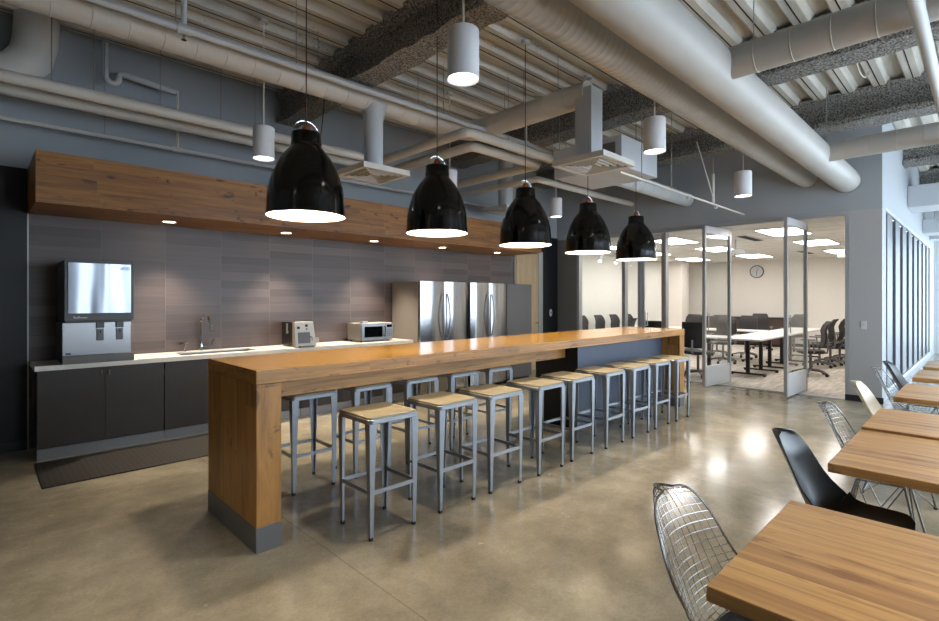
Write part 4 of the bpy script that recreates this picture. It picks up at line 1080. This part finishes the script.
# conduit rail right of the bar diffuser
t = empty('conduit_rail', (7, 3.85, 3.3), 'thin white conduit rail running toward the meeting room wall', 'conduit')
MB().box(5.1, 9.15, 2.845, 2.865, 2.895, 2.915).build('rail', M['pipe'], t, smooth=False)
for x in (6.9, 7.9): MB().box(x-.02, x+.02, 2.835, 2.875, 2.85, 2.889).build('clip', M['pipe'], t, smooth=False)
rods(t, [(x, 2.855, 2.91) for x in (5.6, 6.4, 7.8)], r=.006)
MB().tube([(7.8, 2.855, 2.9), (7.8, 2.855, 3.35)], .02, 8).build('post', M['pipe'], t)
MB().tube([(7.8, 2.855, 3.0), (7.2, 2.855, 3.7)], .007, 6).build('brace', M['pipe'], t)
# steel pipe at top right
t = empty('vertical_riser_pipe', (3.2, .5, 3.2), 'white round pipe crossing the top right corner of the photo', 'pipe')
MB().tube([(1.2, .277, 3.09), (9.0, .277, 3.09)], .035, 14).build('pipe_run', M['ductblue'], t)
# loose cables on the ceiling
def cable(label, pts, r=.006, m='rod'):
    one('ceiling_cable', label, MB().tube(pts, r, 6), m, 'cable', 'loose ceiling cables')
def sag(a, b, d, n=12):
    a = Vector(a); b = Vector(b)
    return [a+(b-a)*i/n-Vector((0, 0, d*4*(i/n)*(1-i/n))) for i in range(n+1)]
cable('looped pale cable hanging from the deck beside the spiral duct', sag((3.6, 2.5, DK-.01), (4.0, 2.45, DK-.01), .22), .008, 'pipe')
cable('looped cable hanging beside the front cylinder light', sag((2.3, 3.1, DK-.01), (2.75, 3.1, DK-.05), .12), .006, 'pipe')
cable('dark drooping cable on the deck near the far right branch duct', sag((5.1, .75, DK-.01), (7.0, .55, DK-.01), .3), .008, 'dark')
cable('thin cable looping down by the first fireproofed beam', sag((2.8, 5.2, 3.9), (3.3, 6.4, 3.6), .25), .006, 'dark')
cable('pale cable draped across the deck above the right branch duct', sag((6.4, 1.0, DK-.01), (7.6, 1.0, DK-.05), .22), .007, 'pipe')
cable('black cable hanging at the top left corner', sag((.0, 4.6, 3.9), (.25, 4.5, 4.1), .3), .006, 'dark')

# ---------------------------------------------------------------- dining tables
def table(x0, x1, label, ye=-.80, dz=0):
    y1 = .516; t = empty('dining_table', ((x0+x1)/2, (y1+ye)/2, 0), label, 'table', 'oak dining tables on the right')
    MB().box(x0, x1, ye, y1, .7125+dz, .75+dz+.004).build('tabletop', M['tabwood'], t, smooth=False, bevel=.003)
    for yy in (y1-.42, ye+.42):
        xm = (x0+x1)/2
        l = MB().box(xm-.035, xm+.035, yy-.035, yy+.035, .02, .70).box(x0+.12, x1-.12, yy-.04, yy+.04, .70, .712+dz).build('leg', M['darkframe'], t, smooth=False)
        MB().box(x0+.10, x1-.10, yy-.03, yy+.03, .008, .03).build('foot', M['darkframe'], l, smooth=False)
        for xx in (x0+.13, x1-.13): MB().cyl((xx, yy, 0), .018, .008, 10).build('glide', M['plasblack'], l)
for (a, b, lb) in ((1.36, 2.166, 'oak plank dining table nearest the camera, bottom right'), (2.775, 3.63, 'oak dining table with the black shell chair pushed against it'),
                   (3.642, 4.36, 'oak dining table butted against the second table'), (5.02, 5.9, 'oak dining table beyond the cream chair'),
                   (6.38, 7.15, 'oak dining table beside the dark navy chair, near the slatted glazing'), (7.45, 8.25, 'farthest oak dining table at the right edge')):
    table(a, b, lb, dz=.012 if a == 3.642 else 0)

# ---------------------------------------------------------------- side chairs (face -y)
def shell_pt(u, v):
    """u across -1..1, v along profile 0 (seat front) .. 1 (top of back). chair faces -y at origin centre of seat"""
    prof = [(-.235, .432), (-.20, .448), (-.10, .440), (.00, .425), (.075, .428), (.125, .458), (.158, .52), (.19, .60), (.232, .70), (.278, .785), (.31, .83)]
    q = v*(len(prof)-1); i = min(int(q), len(prof)-2); f = q-i
    def cr(k):
        p0, p1, p2, p3 = [prof[max(0, min(len(prof)-1, i+d))][k] for d in (-1, 0, 1, 2)]
        return .5*((2*p1)+(-p0+p2)*f+(2*p0-5*p1+4*p2-p3)*f*f+(-p0+3*p1-3*p2+p3)*f**3)
    y, z = cr(0), cr(1)
    ws = [.17, .215, .232, .235, .235, .23, .222, .21, .19, .15, .07]
    w = ws[i]*(1-f)+ws[i+1]*f
    if v > .62: w = .215*math.sqrt(max(0.012, 1-((v-.62)/.385)**2))
    x = u*w
    if v < .45: z += .035*abs(u)**3*(1-abs(v-.3)*1.2)
    c = max(0, min(1, (v-.35)/.3))
    g = math.exp(-((v-.47)/.17)**2)
    y -= .05*c*u*u+.06*g*u*u; z += .055*g*u*u
    return Vector((x, y, z))
def shell_mesh():
    nu, nv = 14, 30; th = .006; vs = []; fs = []
    G = [[shell_pt(-1+2*j/nu, i/nv) for j in range(nu+1)] for i in range(nv+1)]
    nr = []
    for i in range(nv+1):
        for j in range(nu+1):
            a = G[min(i+1, nv)][j]-G[max(i-1, 0)][j]; b = G[i][min(j+1, nu)]-G[i][max(j-1, 0)]
            nr.append(b.cross(a).normalized())
    flat = [p for r in G for p in r]; K = len(flat)
    vs = [p+n*th*.5 for p, n in zip(flat, nr)]+[p-n*th*.5 for p, n in zip(flat, nr)]
    W_ = nu+1
    for i in range(nv):
        for j in range(nu):
            a = i*W_+j; fs += [(a, a+1, a+W_+1, a+W_), (K+a, K+a+W_, K+a+W_+1, K+a+1)]
    rim = [j for j in range(W_)]+[i*W_+nu for i in range(1, nv+1)]+[nv*W_+j for j in range(nu-1, -1, -1)]+[i*W_ for i in range(nv-1, 0, -1)]
    for a, b in zip(rim, rim[1:]+rim[:1]): fs.append((a, b, K+b, K+a))
    return MB().add(vs, fs)
def wire_base(t, m):
    mb_all = []
    tops = [(-.12, -.13, .415), (.12, -.13, .415), (-.12, .09, .41), (.12, .09, .41)]
    feet = [(-.22, -.22, .006), (.22, -.22, .006), (-.21, .20, .006), (.21, .20, .006)]
    for tp, ft in zip(tops, feet):
        l = MB().tube([tp, ft], .006, 6).build('leg', M[m], t)
        MB().cyl((ft[0], ft[1], 0), .013, .012, 8).build('glide', M['plasblack'], l)
    mb = MB().tube(tops[:2]+[tops[3], tops[2]], .005, 6, True)
    hub = [(-.05, -.02, .20), (.05, -.02, .20)]
    mb.tube([tops[0], (-.17, .0, .18), feet[2]], .0035, 5).tube([tops[2], (-.17, .0, .18), feet[0]], .0035, 5)
    mb.tube([tops[1], (.17, .0, .18), feet[3]], .0035, 5).tube([tops[3], (.17, .0, .18), feet[1]], .0035, 5)
    mb.tube([tops[0], (0, -.17, .16), tops[1]], .0035, 5).tube([feet[0], (0, -.17, .16), feet[1]], .0035, 5)
    mb.tube([tops[2], (0, .13, .16), tops[3]], .0035, 5).tube([feet[2], (0, .13, .16), feet[3]], .0035, 5)
    mb.build('cross_brace', M[m], t)
def shell_chair(m, name='shell_chair'):
    t = empty(name, (0, 0, 0), 'x', 'chair', 'moulded and wire side chairs at the oak tables')
    s = shell_mesh().build('seat_shell', M[m], t, angle=80)
    wire_base(t, 'wire'); return t
def wire_chair():
    t = empty('wire_chair', (0, 0, 0), 'x', 'chair', 'moulded and wire side chairs at the oak tables')
    mb = MB(); nu, nv = 12, 34
    for j in range(1, nu): mb.tube([shell_pt(-1+2*j/nu, v/30) for v in range(0, 31)], .0016, 5)
    for i in range(1, nv): mb.tube([shell_pt(-1+2*u/12, i/nv) for u in range(13)], .0016, 5)
    mb.build('wire_grid', M['wire'], t)
    rim = [shell_pt(-1, v/40) for v in range(41)]+[shell_pt(-1+2*u/8, 1) for u in range(1, 8)]+[shell_pt(1, 1-v/40) for v in range(41)]+[shell_pt(1-2*u/8, 0) for u in range(1, 8)]
    MB().tube(rim, .0045, 6, True).build('rim_wire', M['wire'], t)
    wire_base(t, 'wire'); return t
def place(o, x, y, rz, lb): o.location = (x, y, 0); o.rotation_euler = (0, 0, rz); o['label'] = lb; return o
wc = wire_chair()
pad_prof = []
w1 = place(wc, 1.74, .535, -.04, 'chrome wire chair with black seat pad at the nearest oak table')
w2 = place(copy_tree(wc), 3.93, .475, .03, 'chrome wire chair without pad behind the black shell chair')
w3 = place(copy_tree(wc), 6.25, .50, -.03, 'chrome wire chair farthest away, next to the navy chair')
mb = MB(); vs = []; fs = []; n = 28
rows = [(1.0, 0.0), (1.0, .014), (.93, .022), (.6, .025), (.02, .025)]
for (s, dz) in rows:
    for j in range(n):
        a = 2*PI*j/n; u = .88*s*math.cos(a); v = .235+.185*s*math.sin(a)
        p = shell_pt(u, v); vs.append((p.x, p.y, p.z+.006+dz))
for i in range(len(rows)-1):
    for j in range(n): fs.append((i*n+j, i*n+(j+1) % n, (i+1)*n+(j+1) % n, (i+1)*n+j))
fs += [tuple(range(n))[::-1], tuple((len(rows)-1)*n+j for j in range(n))]
pd = MB().add(vs, fs).build('seat_pad', M['pad'], None); pd.parent = w1; pd['label'] = 'round black leather seat pad'
place(shell_chair('plasblack'), 2.95, .475, -.0, 'black moulded shell chair on a wire base, between the first two oak tables')
place(shell_chair('plascream'), 5.12, .49, .0, 'cream moulded shell chair beside the third oak table')
place(shell_chair('plasnavy'), 7.0, .50, .0, 'dark navy moulded shell chair near the slatted glazing')
